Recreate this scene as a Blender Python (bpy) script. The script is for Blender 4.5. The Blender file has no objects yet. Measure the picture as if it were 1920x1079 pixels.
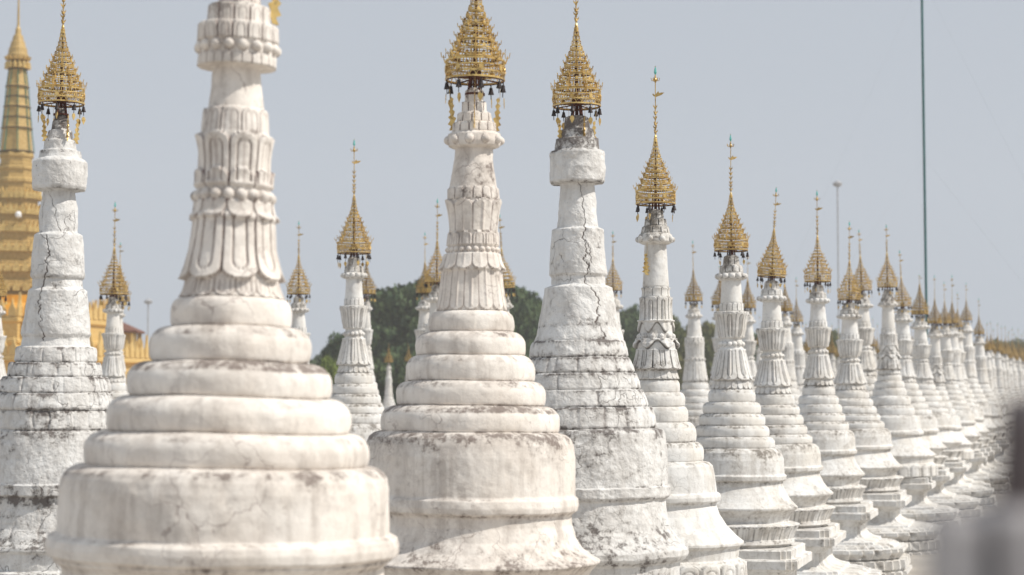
import bpy, math, random
import numpy as np
from mathutils import Vector, Matrix, Euler

random.seed(7)
rng = np.random.default_rng(7)
PI = math.pi
R = math.radians
sc = bpy.context.scene
COL = sc.collection

# ---------------------------------------------------------------- camera
FPX = 3733.0                     # focal length in pixels of the 1920 px wide photograph
EYE = 2.75
PITCH = math.atan(210.0 / FPX)
cam_d = bpy.data.cameras.new('camera')
cam_d.lens = FPX * 36.0 / 1920.0
cam_d.sensor_width = 36.0
cam_d.clip_start = 0.1
cam_d.clip_end = 5000.0
cam_d.dof.use_dof = True
cam_d.dof.focus_distance = 17.5
cam_d.dof.aperture_fstop = 2.35
cam_d.dof.aperture_blades = 0
cam = bpy.data.objects.new('camera', cam_d)
COL.objects.link(cam)
cam.location = (0, 0, EYE)
cam.rotation_euler = (PI / 2 + PITCH, 0, 0)
sc.camera = cam
sc.cycles.volume_bounces = 1

# ---------------------------------------------------------------- light
SUN_EL, SUN_AZ = R(49), R(76)    # azimuth from straight behind the camera towards the right
EXPOSURE = 0.27
w = bpy.data.worlds.new('World')
sc.world = w
w.use_nodes = True
nt = w.node_tree
nt.nodes.clear()
wo = nt.nodes.new('ShaderNodeOutputWorld')
bg = nt.nodes.new('ShaderNodeBackground')
sky = nt.nodes.new('ShaderNodeTexSky')
sky.sky_type = 'NISHITA'
sky.sun_disc = False
sky.sun_elevation = SUN_EL
sky.sun_rotation = PI - SUN_AZ
sky.air_density = 1.0
sky.dust_density = 2.5
sky.ozone_density = 1.5
hs = nt.nodes.new('ShaderNodeHueSaturation')
hs.inputs['Saturation'].default_value = 0.34
nt.links.new(sky.outputs[0], hs.inputs['Color'])
# thin high haze evens the sky out
hm = nt.nodes.new('ShaderNodeMix'); hm.data_type = 'RGBA'
hm.inputs['Factor'].default_value = 0.93
hm.inputs[7].default_value = (3.12, 3.42, 3.84, 1)
nt.links.new(hs.outputs[0], hm.inputs[6])
nt.links.new(hm.outputs[2], bg.inputs[0])
bg.inputs[1].default_value = 0.13
nt.links.new(bg.outputs[0], wo.inputs[0])
sun_d = bpy.data.lights.new('sun', 'SUN')
sun_d.energy = 3.45
sun_d.angle = R(0.55)
sun_d.color = (1.0, 0.945, 0.86)
sun = bpy.data.objects.new('sun', sun_d)
COL.objects.link(sun)
sdir = Vector((math.sin(SUN_AZ) * math.cos(SUN_EL), -math.cos(SUN_AZ) * math.cos(SUN_EL), math.sin(SUN_EL)))
sun.rotation_euler = sdir.to_track_quat('Z', 'Y').to_euler()
sun.location = sdir * 50
sc.view_settings.view_transform = 'Standard'
sc.view_settings.look = 'None'
sc.view_settings.gamma = 1.0
sc.view_settings.exposure = EXPOSURE

# ---------------------------------------------------------------- measuring
CP, SP = math.cos(PITCH), math.sin(PITCH)
def P(x, y, Y):
    """the point seen at pixel (x, y) of the photograph, Y metres away"""
    u, v = (x - 960) / FPX, (540 - y) / FPX
    k = CP - v * SP
    return Vector((Y * u / k, Y, EYE + Y * (SP + v * CP) / k))

# ---------------------------------------------------------------- materials
def mat(name):
    m = bpy.data.materials.new(name)
    m.use_nodes = True
    n = m.node_tree
    b = n.nodes['Principled BSDF']
    return m, n, b
class NT:
    def __init__(s, n): s.n = n
    def node(s, t, **k):
        o = s.n.nodes.new(t)
        for a, v in k.items(): setattr(o, a, v)
        return o
    def link(s, a, b): s.n.links.new(a, b)
    def pos(s, scale=(1, 1, 1)):
        g = s.node('ShaderNodeNewGeometry')
        m = s.node('ShaderNodeMapping'); m.inputs['Scale'].default_value = scale
        s.link(g.outputs['Position'], m.inputs['Vector'])
        return m.outputs[0]
    def noise(s, scale, detail=5, rough=.55, vec=None, dist=0.0):
        o = s.node('ShaderNodeTexNoise')
        o.inputs['Scale'].default_value = scale; o.inputs['Detail'].default_value = detail
        o.inputs['Roughness'].default_value = rough; o.inputs['Distortion'].default_value = dist
        if vec is None: vec = s.pos()
        s.link(vec, o.inputs['Vector'])
        return o.outputs['Fac']
    def ramp(s, fac, a, b, va=0.0, vb=1.0):
        o = s.node('ShaderNodeMapRange'); o.interpolation_type = 'SMOOTHSTEP'
        s.link(fac, o.inputs['Value'])
        o.inputs['From Min'].default_value = a; o.inputs['From Max'].default_value = b
        o.inputs['To Min'].default_value = va; o.inputs['To Max'].default_value = vb
        return o.outputs['Result']
    def math(s, op, a, b=None):
        o = s.node('ShaderNodeMath', operation=op)
        for i, v in enumerate((a, b)):
            if v is None: continue
            if isinstance(v, (int, float)): o.inputs[i].default_value = v
            else: s.link(v, o.inputs[i])
        return o.outputs[0]
    def mix(s, fac, a, b):
        o = s.node('ShaderNodeMix', data_type='RGBA')
        if isinstance(fac, (int, float)): o.inputs['Factor'].default_value = fac
        else: s.link(fac, o.inputs['Factor'])
        for k, v in ((6, a), (7, b)):
            if isinstance(v, tuple): o.inputs[k].default_value = (*v, 1)
            else: s.link(v, o.inputs[k])
        return o.outputs[2]
    def attr(s, name):
        o = s.node('ShaderNodeAttribute'); o.attribute_name = name
        return o.outputs['Fac']

def plaster(name, white, warm, dirt, grime_col, line_col, patch=.5, streak=.35, grime_gain=1.0, crack_gain=.5, bump=.3, spots=0.0):
    m, n, b = mat(name)
    t = NT(n)
    base = t.mix(t.ramp(t.noise(2.3, 6, .6), .35, .7), white, warm)
    # rain streaks running down
    st = t.noise(1.0, 6, .65, t.pos((11, 11, 1.1)))
    pat = t.noise(3.1, 7, .68)
    dm = t.math('MULTIPLY', t.ramp(st, .42, .68), t.math('MINIMUM', t.math('ADD', t.ramp(pat, .40, .60), t.math('MULTIPLY', t.attr('grime'), .9)), 1.0))
    base = t.mix(t.math('MULTIPLY', dm, streak), base, dirt)
    soft = t.ramp(t.noise(4.2, 9, .74), .44, .70)
    base = t.mix(t.math('MULTIPLY', soft, patch), base, dirt)
    # hairline cracks in the lime wash
    v = t.node('ShaderNodeTexVoronoi', feature='DISTANCE_TO_EDGE')
    v.inputs['Scale'].default_value = 4.2
    dn = t.node('ShaderNodeTexNoise'); dn.inputs['Scale'].default_value = 5.0; dn.inputs['Detail'].default_value = 5
    t.link(t.pos(), dn.inputs['Vector'])
    vm = t.node('ShaderNodeVectorMath', operation='SCALE'); vm.inputs['Scale'].default_value = .28
    t.link(dn.outputs['Color'], vm.inputs[0])
    va = t.node('ShaderNodeVectorMath', operation='ADD')
    t.link(t.pos((1, 1, .8)), va.inputs[0]); t.link(vm.outputs[0], va.inputs[1])
    t.link(va.outputs[0], v.inputs['Vector'])
    ck = t.ramp(v.outputs['Distance'], .0, .016, 1, 0)
    ck = t.math('MULTIPLY', ck, t.ramp(t.noise(1.9, 3), .47, .62))
    base = t.mix(t.math('MULTIPLY', ck, crack_gain), base, line_col)
    # lichen and soot where the 'grime' attribute allows it, broken up by noise
    g = t.attr('grime')
    fine = t.noise(17, 9, .74)
    big = t.noise(3.7, 4, .6)
    k = t.math('ADD', t.math('MULTIPLY', g, .165 * grime_gain), t.math('ADD', t.math('MULTIPLY', fine, .62), t.math('MULTIPLY', big, .38)))
    base = t.mix(t.math('MULTIPLY', t.ramp(k, .54, .68), .45), base, dirt)
    gm = t.ramp(k, .645, .735)
    base = t.mix(t.math('MULTIPLY', gm, .8), base, grime_col)
    if spots > 0:
        sp = t.ramp(t.noise(38, 4, .6), .66, .72)
        sp = t.math('MULTIPLY', sp, t.ramp(t.noise(6, 3), .45, .6))
        base = t.mix(t.math('MULTIPLY', sp, spots), base, grime_col)
    # grooves of the ornament hold dark dust
    ln = t.attr('line')
    lm = t.math('MINIMUM', t.math('MULTIPLY', ln, t.ramp(t.noise(14, 4, .6), .25, .65, .7, 1.7)), .95)
    base = t.mix(lm, base, line_col)
    t.link(base, b.inputs['Base Color'])
    b.inputs['Roughness'].default_value = .9
    b.inputs['Specular IOR Level'].default_value = .2
    bp = t.node('ShaderNodeBump'); bp.inputs['Strength'].default_value = bump; bp.inputs['Distance'].default_value = .02
    hgt = t.math('ADD', t.math('MULTIPLY', t.noise(30, 6, .6), .5), t.math('MULTIPLY', t.noise(9, 4, .55), 1.0))
    hgt = t.math('SUBTRACT', hgt, t.math('MULTIPLY', ck, .25))
    hgt = t.math('SUBTRACT', hgt, t.math('MULTIPLY', gm, .15))
    t.link(hgt, bp.inputs['Height'])
    t.link(bp.outputs[0], b.inputs['Normal'])
    return m

M_CREAM = plaster('cream_limewash', (.84, .795, .74), (.78, .715, .645), (.42, .37, .33), (.15, .115, .10), (.24, .18, .165), patch=.40, streak=.6, grime_gain=1.5, crack_gain=.6, bump=.35)
M_WORN = plaster('worn_whitewash', (.78, .775, .76), (.72, .705, .68), (.42, .395, .37), (.085, .065, .058), (.12, .095, .085), patch=.28, streak=.45, grime_gain=1.2, crack_gain=.6, bump=1.0, spots=.9)
M_BLUE = plaster('cool_whitewash', (.77, .765, .75), (.74, .71, .66), (.38, .345, .305), (.15, .13, .11), (.13, .12, .11), patch=.34, streak=.42, grime_gain=1.7, crack_gain=.3, bump=.4, spots=.3)

def gold(name, c1, c2, c3, rough=.42, metal=.75):
    m, n, b = mat(name)
    t = NT(n)
    base = t.mix(t.ramp(t.noise(9, 4), .38, .62), c1, c2)
    base = t.mix(t.math('MULTIPLY', t.ramp(t.noise(31, 5, .65), .52, .68), .8), base, c3)
    t.link(base, b.inputs['Base Color'])
    b.inputs['Metallic'].default_value = metal
    t.link(t.ramp(t.noise(25, 3), .3, .7, rough - .08, rough + .15), b.inputs['Roughness'])
    return m
M_GOLD = gold('gilded_iron', (.80, .58, .23), (.60, .40, .14), (.17, .09, .04), .38, .65)
M_DGOLD = gold('tarnished_gilding', (.56, .39, .15), (.42, .275, .09), (.12, .075, .04), .46, .45)
M_PGOLD = gold('gold_paint', (.54, .375, .145), (.43, .285, .095), (.22, .14, .06), .5, .12)
M_YGOLD = gold('bright_gold_paint', (.70, .50, .20), (.62, .42, .145), (.44, .29, .10), .5, .05)
M_ORANGE = gold('orange_gold_paint', (.80, .40, .04), (.74, .34, .03), (.6, .3, .05), .5, .1)

def flat(name, c, rough=.6, metal=0.0, c2=None, scale=12):
    m, n, b = mat(name)
    t = NT(n)
    c2 = c2 or tuple(v * .6 for v in c)
    t.link(t.mix(t.ramp(t.noise(scale, 5, .6), .4, .65), c, c2), b.inputs['Base Color'])
    b.inputs['Roughness'].default_value = rough
    b.inputs['Metallic'].default_value = metal
    return m
M_BRONZE = flat('dark_bronze', (.055, .045, .045), .5, .6, (.03, .022, .02), 40)
M_RUST = flat('rusty_iron', (.13, .045, .03), .8, .2, (.05, .02, .018), 30)
M_GEM = flat('verdigris_glass', (.10, .42, .36), .25, 0, (.16, .50, .46), 30)
M_TEAL = flat('teal_mast_paint', (.045, .15, .15), .5, .2)
M_GREY = flat('galvanised_grey', (.50, .50, .51), .5, .3)
M_ROOF = flat('red_brown_roof', (.20, .085, .055), .8)
M_PATINA = flat('dark_patina', (.12, .085, .045), .6)
M_WHITE = flat('white_enamel', (.85, .85, .85), .3, 0, (.78, .78, .78))
M_BARK = flat('bark', (.12, .085, .06), .9)
M_STONE = plaster('grey_weathered_stone', (.46, .45, .455), (.36, .34, .345), (.15, .13, .135), (.05, .04, .04), (.06, .05, .05), patch=.5, streak=.8)
M_DSTONE = flat('dark_weathered_stone', (.135, .122, .13), .9, 0, (.055, .04, .04), 14)

def leafmat(name, c1, c2):
    m, n, b = mat(name)
    t = NT(n)
    t.link(t.mix(t.ramp(t.noise(.55, 5, .6), .38, .64), c1, c2), b.inputs['Base Color'])
    b.inputs['Roughness'].default_value = .7
    b.inputs['Specular IOR Level'].default_value = .25
    return m
M_LEAF = [leafmat('dark_foliage', (.040, .072, .030), (.085, .125, .045)),
          leafmat('olive_foliage', (.095, .115, .035), (.15, .14, .05)),
          leafmat('bright_foliage', (.11, .17, .03), (.17, .21, .05))]

def ground_mat():
    m, n, b = mat('dusty_paving')
    t = NT(n)
    base = t.mix(t.ramp(t.noise(.6, 6), .35, .65), (.46, .42, .37), (.34, .31, .27))
    base = t.mix(t.ramp(t.noise(7, 6), .5, .75), base, (.28, .25, .22))
    t.link(base, b.inputs['Base Color']); b.inputs['Roughness'].default_value = .9
    return m
M_GROUND = ground_mat()

# ---------------------------------------------------------------- helpers
def new_obj(name, me, parent=None):
    o = bpy.data.objects.new(name, me)
    COL.objects.link(o)
    if parent is not None: o.parent = parent
    return o
def tag(o, label=None, cat=None, group=None, kind=None):
    if label: o['label'] = label
    if cat: o['category'] = cat
    if group: o['group'] = group
    if kind: o['kind'] = kind
def empty(name, loc=(0, 0, 0), rz=0):
    o = bpy.data.objects.new(name, None); COL.objects.link(o)
    o.empty_display_size = .2
    o.location = loc; o.rotation_euler = (0, 0, rz)
    return o
def mesh_np(name, V, F4, material, smooth=True, attrs=None, tris=None):
    """V (n,3), F4 (m,4) quads, optional tris (k,3)"""
    me = bpy.data.meshes.new(name)
    V = np.asarray(V, dtype=np.float32)
    F4 = np.asarray(F4, dtype=np.int32).reshape(-1, 4)
    T = np.zeros((0, 3), np.int32) if tris is None else np.asarray(tris, np.int32).reshape(-1, 3)
    me.vertices.add(len(V)); me.vertices.foreach_set('co', V.ravel())
    loops = np.concatenate([F4.ravel(), T.ravel()])
    me.loops.add(len(loops)); me.loops.foreach_set('vertex_index', loops)
    nf = len(F4) + len(T)
    me.polygons.add(nf)
    starts = np.concatenate([np.arange(len(F4)) * 4, len(F4) * 4 + np.arange(len(T)) * 3]).astype(np.int32)
    me.polygons.foreach_set('loop_start', starts)
    me.polygons.foreach_set('use_smooth', np.full(nf, smooth, dtype=bool))
    if attrs:
        for k, a in attrs.items():
            at = me.attributes.new(k, 'FLOAT', 'POINT')
            at.data.foreach_set('value', np.asarray(a, np.float32).ravel())
    me.materials.append(material)
    me.update(calc_edges=True)
    me.validate()
    return me

# --- value noise in numpy
def _h(i, j, k):
    n = (i * 374761393 + j * 668265263 + k * 2147483647 + 1013904223) & 0xffffffff
    n = ((n ^ (n >> 13)) * 1274126177) & 0xffffffff
    n = (n ^ (n >> 16)) & 0xffffffff
    return n.astype(np.float64) / 4294967295.0
def vnoise(x, y, z):
    xi, yi, zi = np.floor(x).astype(np.int64), np.floor(y).astype(np.int64), np.floor(z).astype(np.int64)
    fx, fy, fz = x - xi, y - yi, z - zi
    fx, fy, fz = fx * fx * (3 - 2 * fx), fy * fy * (3 - 2 * fy), fz * fz * (3 - 2 * fz)
    r = 0
    for a in (0, 1):
        wa = fx if a else 1 - fx
        for b in (0, 1):
            wb = fy if b else 1 - fy
            for c in (0, 1):
                wc = fz if c else 1 - fz
                r = r + wa * wb * wc * _h(xi + a, yi + b, zi + c)
    return r * 2 - 1
def fbm(x, y, z, f, octs=4, seed=0):
    r, a = 0, 1.0
    for o in range(octs):
        r = r + a * vnoise(x * f + seed * 17.3 + o * 5.1, y * f + seed * 3.7, z * f + o * 9.2)
        f *= 2.03; a *= .5
    return r
def sstep(a, b, x):
    t = np.clip((x - a) / (b - a), 0, 1)
    return t * t * (3 - 2 * t)

# ---------------------------------------------------------------- ornament fields on a lathe (radial relief + dark grooves)
def tri_wave(th, n, ph):
    u = ((th * n / (2 * PI) + ph) % 1.0) * 2 - 1      # -1..1 across one unit
    return u
def f_petal(D, L, TH, Z, z0, z1, n, amp, up=True, ph=0.0, back=.35, panel=.5, rib=0.0, tip=.3, root=.45, line=.8):
    """row of rounded lotus petals between heights z0 < z1"""
    for layer in (0, 1):
        a = amp * (1.0 if layer == 0 else back)
        if a == 0: continue
        p = ph + (.5 if layer else 0)
        v = (Z - z0) / (z1 - z0)
        if not up: v = 1 - v
        inside = (v >= 0) & (v <= 1)
        vv = np.clip(v, 0, 1)
        wv = np.where(vv < 1 - tip, .97, .97 * np.sqrt(np.clip(1 - ((vv - 1 + tip) / tip) ** 2, 0, 1)))
        u = np.abs(tri_wave(TH, n, p))
        d = wv - u
        m = sstep(-.01, .05, d) * inside
        h = a * (root + (1 - root) * vv ** 3)
        val = m * h
        if panel > 0:
            wp = np.where(vv < .72, panel, panel * np.sqrt(np.clip(1 - ((vv - .72) / .14) ** 2, 0, 1))) * (vv < .86) * (vv > .06)
            dp = wp - u
            gr = np.exp(-(dp / .055) ** 2) * (wp > 0) * m
            val = val - gr * amp * .35
            L += gr * line * .75 * (layer == 0)
            val = val - sstep(0, .06, dp) * (wp > 0) * m * amp * .12
        if rib > 0:
            val = val + np.exp(-(u / .16) ** 2) * m * amp * rib * (vv < .9)
        edge = np.exp(-(d / .05) ** 2) * inside * (vv > .03)
        L += edge * line * (1.0 if layer == 0 else .5) * .8
        if layer == 0: D0, M0 = val, m
        else: D0 = D0 + val * (1 - M0)
    D += D0
def f_beads(D, L, TH, Z, RR, zc, rb, n, ph=0.0, depth=1.0):
    u = tri_wave(TH, n, ph) * (PI / n) * RR
    q = 1 - (u / rb) ** 2 - ((Z - zc) / rb) ** 2
    D += np.sqrt(np.clip(q, 0, 1)) * rb * depth
    L += np.exp(-(np.clip(-q, 0, 9) / .25) ** 2) * (q < 0) * (np.abs(Z - zc) < rb * 1.4) * .55
def f_blocks(D, L, TH, Z, z0, z1, n, amp, ph=0.0, arch=False, line=.7, gap=.08):
    inside = (Z >= z0) & (Z <= z1)
    u = np.abs(tri_wave(TH, n, ph)); v = np.clip((Z - z0) / (z1 - z0), 0, 1)
    wv = np.where(v < .75, 1 - gap, (1 - gap) * np.sqrt(np.clip(1 - ((v - .75) / .27) ** 2, 0, 1)))
    d = wv - u
    m = sstep(0, .07, d) * inside
    D += amp * m
    L += np.exp(-(d / .07) ** 2) * inside * line
    if arch:
        wp = np.where(v < .55, .5, .5 * np.sqrt(np.clip(1 - ((v - .55) / .22) ** 2, 0, 1))) * (v < .77)
        g = np.exp(-((wp - u) / .08) ** 2) * (wp > 0) * inside
        D -= g * amp * .5
        L += g * line * .5
def f_flutes(D, L, TH, Z, z0, z1, n, amp, ph=0.0, wd=.3, line=.5):
    inside = sstep(z0, z0 + .01, Z) * (1 - sstep(z1 - .01, z1, Z))
    u = np.abs(tri_wave(TH, n, ph))
    g = np.exp(-(u / wd) ** 2) * inside
    D -= amp * g
    L += line * g
def f_scallop(D, L, TH, Z, z0, z1, n, amp, ph=0.0, line=.6):
    """wavy hanging skirt: thick above a wavy lower edge"""
    u = tri_wave(TH, n, ph)
    edge = z0 + (z1 - z0) * (.42 - .42 * np.cos(u * PI) * -1 * .9 + .0)
    m = sstep(0, (z1 - z0) * .08, Z - edge) * (Z <= z1)
    D += amp * m * (1 - .35 * (Z - z0) / (z1 - z0))
    L += np.exp(-((Z - edge) / ((z1 - z0) * .07)) ** 2) * line
    c = np.cos(u * PI * 3) * np.exp(-((Z - (z0 + z1) / 2) / ((z1 - z0) * .4)) ** 2)
    D += amp * .15 * c * m
def f_bricks(D, L, TH, Z, courses, n, depth, seed):
    for i, (z0, z1, nn) in enumerate(courses):
        inside = (Z > z0) & (Z < z1)
        r2 = np.random.default_rng(seed + i)
        cuts = np.sort((np.arange(nn) + r2.uniform(-.33, .33, nn)) / nn * 2 * PI)
        wob = fbm(TH * 3, Z * 8, Z * 0, 2.0, 3, seed) * .02
        dmin = np.full(TH.shape, 9.0)
        for c in cuts:
            if r2.random() < .22: continue
            dd = np.abs((TH + wob - c + PI) % (2 * PI) - PI)
            dmin = np.minimum(dmin, dd)
        g = np.exp(-(dmin / .020) ** 2) * inside
        keep = sstep(-.25, .35, fbm(TH * 2, Z * 5, Z * 0, 2.2, 2, seed + 5))
        D -= g * depth * (.35 + .65 * keep)
        L += g * .42 * keep * sstep(-.5, .3, fbm(TH * 4, Z * 9, Z * 0, 3.0, 2, seed + 15))
        blk = np.searchsorted(cuts, TH.ravel()).reshape(TH.shape) % nn
        off = r2.uniform(-1, 1, nn)[blk] * depth * .45
        D += off * inside
def f_crack(D, L, TH, Z, z0, z1, th0, drift, wid, seed, depth=.006, branch=True):
    """a zig-zag crack running down the plaster"""
    inside = (Z > z0) & (Z < z1)
    t = (z1 - Z) / (z1 - z0)
    zz = Z * 1.0
    path = th0 + drift * t + .17 * vnoise(zz * 6 + seed, zz * 0 + seed * 3, zz * 0) + .075 * vnoise(zz * 23 + seed, zz * 0, zz * 0 + 4) + .045 * vnoise(zz * 77 + seed, zz * 0 + 2, zz * 0 + 4)
    d = np.abs((TH - path + PI) % (2 * PI) - PI)
    w_ = wid * .7 * (.3 + .55 * np.abs(vnoise(zz * 14, zz * 0 + seed, zz * 0)) * 1.6)
    g = np.exp(-(d / w_) ** 2) * inside
    D -= g * depth
    L += g * 1.3

# ---------------------------------------------------------------- lathe profile -> parts
def torus_pts(y0, y1, r, a=None, g=0.55, n=18, rin=None):
    """a cushion ring between pixel rows y0 (top) and y1 (bottom)"""
    h = y1 - y0
    a = a if a is not None else h * .42
    yc = y0 + h * .60
    out = []
    for i in range(n + 1):
        ph = R(90) - i / n * R(172)
        c, s_ = math.cos(ph), math.sin(ph)
        if s_ > 0: rr = r - a + a * (abs(c) ** .9); yy = yc - (s_ ** .92) * (yc - y0)
        else: rr = r - a * .17 + a * .17 * (abs(c) ** .7); yy = yc + (abs(s_) ** .8) * (y1 - yc)
        gg = g if ph > R(25) else (g * .8 if ph < R(-70) else .04)
        out.append((yy, rr, gg))
    return out

def resample(pts, ds):
    out = [pts[0]]
    for a, b in zip(pts[:-1], pts[1:]):
        L = math.hypot(b[0] - a[0], b[1] - a[1])
        k = max(1, int(math.ceil(L / ds)))
        for i in range(1, k + 1):
            t = i / k
            out.append(tuple(a[j] + (b[j] - a[j]) * t for j in range(3)))
    return out

def lathe_parts(root, pts, cuts, feats, material, nth, ds, lump=.004, rough=.0, seed=0, names=None, ds_top=None):
    """pts: (z, r, grime) from the top down, metres. cuts: [(part name, z_bottom)] from the top down."""
    rows = resample(pts, ds)
    Zr = np.array([p[0] for p in rows]); Rr = np.array([p[1] for p in rows]); G = np.array([p[2] for p in rows])
    th = np.linspace(0, 2 * PI, nth, endpoint=False)
    TH, Z = np.meshgrid(th, Zr); _, RR = np.meshgrid(th, Rr); _, GG = np.meshgrid(th, G)
    D = np.zeros_like(TH); L = np.zeros_like(TH)
    for f in feats: f(D, L, TH, Z, RR)
    X, Yc = np.cos(TH) * RR, np.sin(TH) * RR
    sh = seed * 2.37
    D += lump * fbm(X + sh, Yc, Z, 2.6, 3, seed)
    ZZ = Z + lump * .7 * fbm(X + sh, Yc, Z * .3, 2.1, 2, seed + 3)
    if rough:
        n1 = fbm(X + sh, Yc, Z, 11, 4, seed + 1)
        D += rough * n1
        chip = sstep(.35, .75, fbm(X + sh, Yc, Z, 5.0, 3, seed + 8)) 
        D -= rough * 1.2 * chip
        ZZ = ZZ + rough * .6 * fbm(X, Yc + sh, Z, 7, 3, seed + 6)
    RN = np.maximum(RR + D, .001)
    V = np.stack([np.cos(TH) * RN, np.sin(TH) * RN, ZZ], -1)
    # split rows into the parts
    start = 0
    objs = {}
    for pi, (pname, zb) in enumerate(cuts):
        end = len(Zr) - 1
        if pi < len(cuts) - 1:
            c = np.where(Zr[start:] <= zb + 1e-6)[0]
            end = start + int(c[0]) if len(c) else end
        seg = V[start:end + 1]
        nz = seg.shape[0]
        vv = seg.reshape(-1, 3)
        i = np.arange(nz - 1)[:, None] * nth; j = np.arange(nth)[None, :]
        j2 = (j + 1) % nth
        F = np.stack([i + j, i + nth + j, i + nth + j2, i + j2], -1).reshape(-1, 4)
        at = {'grime': GG[start:end + 1].ravel(), 'line': np.clip(L[start:end + 1], 0, 1).ravel()}
        tris = None
        if pi == 0:      # close the very top
            vv = np.concatenate([vv, [[0, 0, vv[0][2]]]])
            at = {k: np.concatenate([a, [a[0]]]) for k, a in at.items()}
            c0 = len(vv) - 1
            tris = np.stack([np.full(nth, c0), np.arange(nth), (np.arange(nth) + 1) % nth], -1)
        me = mesh_np(pname, vv, F, material, True, at, tris)
        objs[pname] = new_obj(pname, me, root)
        start = end
    return objs

# ---------------------------------------------------------------- mesh collector for ironwork and bases
class MB:
    def __init__(s): s.v = []; s.f = []
    def add(s, vs, fs):
        o = len(s.v); s.v += [tuple(p) for p in vs]; s.f += [tuple(i + o for i in f) for f in fs]
    def tube(s, path, r, n=4, closed=False, r2=None):
        path = [Vector(p) for p in path]; m = len(path)
        if m < 2: return
        vs = []
        for i, p in enumerate(path):
            a = path[(i - 1) % m] if (closed or i > 0) else p
            b = path[(i + 1) % m] if (closed or i < m - 1) else p
            d = (b - a).normalized()
            up = Vector((0, 0, 1)) if abs(d.z) < .9 else Vector((1, 0, 0))
            x = d.cross(up).normalized(); y = x.cross(d)
            rr = r if r2 is None else r + (r2 - r) * i / (m - 1)
            for k in range(n):
                q = 2 * PI * k / n + PI / n
                vs.append(p + x * math.cos(q) * rr + y * math.sin(q) * rr)
        fs = []
        for i in range(m if closed else m - 1):
            i2 = (i + 1) % m
            for k in range(n):
                k2 = (k + 1) % n
                fs.append((i * n + k, i * n + k2, i2 * n + k2, i2 * n + k))
        if not closed:
            fs.append(tuple(range(n))); fs.append(tuple((m - 1) * n + k for k in reversed(range(n))))
        s.add(vs, fs)
    def ring(s, r, z, t, h=None, n=40):
        """flat hoop: t radial thickness, h height"""
        h = h or t; vs = []
        for k in range(n):
            c, q = math.cos(2 * PI * k / n), math.sin(2 * PI * k / n)
            for rr, zz in ((r, z), (r, z + h), (r - t, z + h), (r - t, z)): vs.append((c * rr, q * rr, zz))
        fs = []
        for k in range(n):
            k2 = (k + 1) % n
            for a in range(4):
                b = (a + 1) % 4
                fs.append((k * 4 + a, k2 * 4 + a, k2 * 4 + b, k * 4 + b))
        s.add(vs, fs)
    def lathe(s, prof, n=12, at=(0, 0, 0)):
        vs = []
        for r, z in prof:
            for k in range(n):
                vs.append((at[0] + r * math.cos(2 * PI * k / n), at[1] + r * math.sin(2 * PI * k / n), at[2] + z))
        fs = []
        for i in range(len(prof) - 1):
            for k in range(n):
                k2 = (k + 1) % n
                fs.append((i * n + k, i * n + k2, (i + 1) * n + k2, (i + 1) * n + k))
        fs.append(tuple(reversed(range(n)))); fs.append(tuple((len(prof) - 1) * n + k for k in range(n)))
        s.add(vs, fs)
    def plate(s, outline, th, origin, ax, az):
        """flat shape with thickness: outline (a, b) in the plane of unit vectors ax, az"""
        o = Vector(origin); ax = Vector(ax); az = Vector(az); nn = ax.cross(az).normalized() * th / 2
        n = len(outline)
        vs = [o + ax * a + az * b - nn for a, b in outline] + [o + ax * a + az * b + nn for a, b in outline]
        fs = [tuple(range(n))[::-1], tuple(range(n, 2 * n))] + [(i, (i + 1) % n, n + (i + 1) % n, n + i) for i in range(n)]
        s.add(vs, fs)
    def box(s, c, h, rz=0):
        vs = []
        for sx in (-1, 1):
            for sy in (-1, 1):
                for sz in (-1, 1):
                    x, y = sx * h[0], sy * h[1]
                    vs.append((c[0] + x * math.cos(rz) - y * math.sin(rz), c[1] + x * math.sin(rz) + y * math.cos(rz), c[2] + sz * h[2]))
        s.add(vs, [(0, 1, 3, 2), (4, 6, 7, 5), (0, 4, 5, 1), (2, 3, 7, 6), (0, 2, 6, 4), (1, 5, 7, 3)])
    def mesh(s, name, material, smooth=False):
        me = bpy.data.meshes.new(name); me.from_pydata(s.v, [], s.f); me.materials.append(material)
        if smooth: me.polygons.foreach_set('use_smooth', np.full(len(me.polygons), True, dtype=bool))
        me.update(); return me
    def build(s, name, material, parent=None, smooth=False): return new_obj(name, s.mesh(name, material, smooth), parent)

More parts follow.
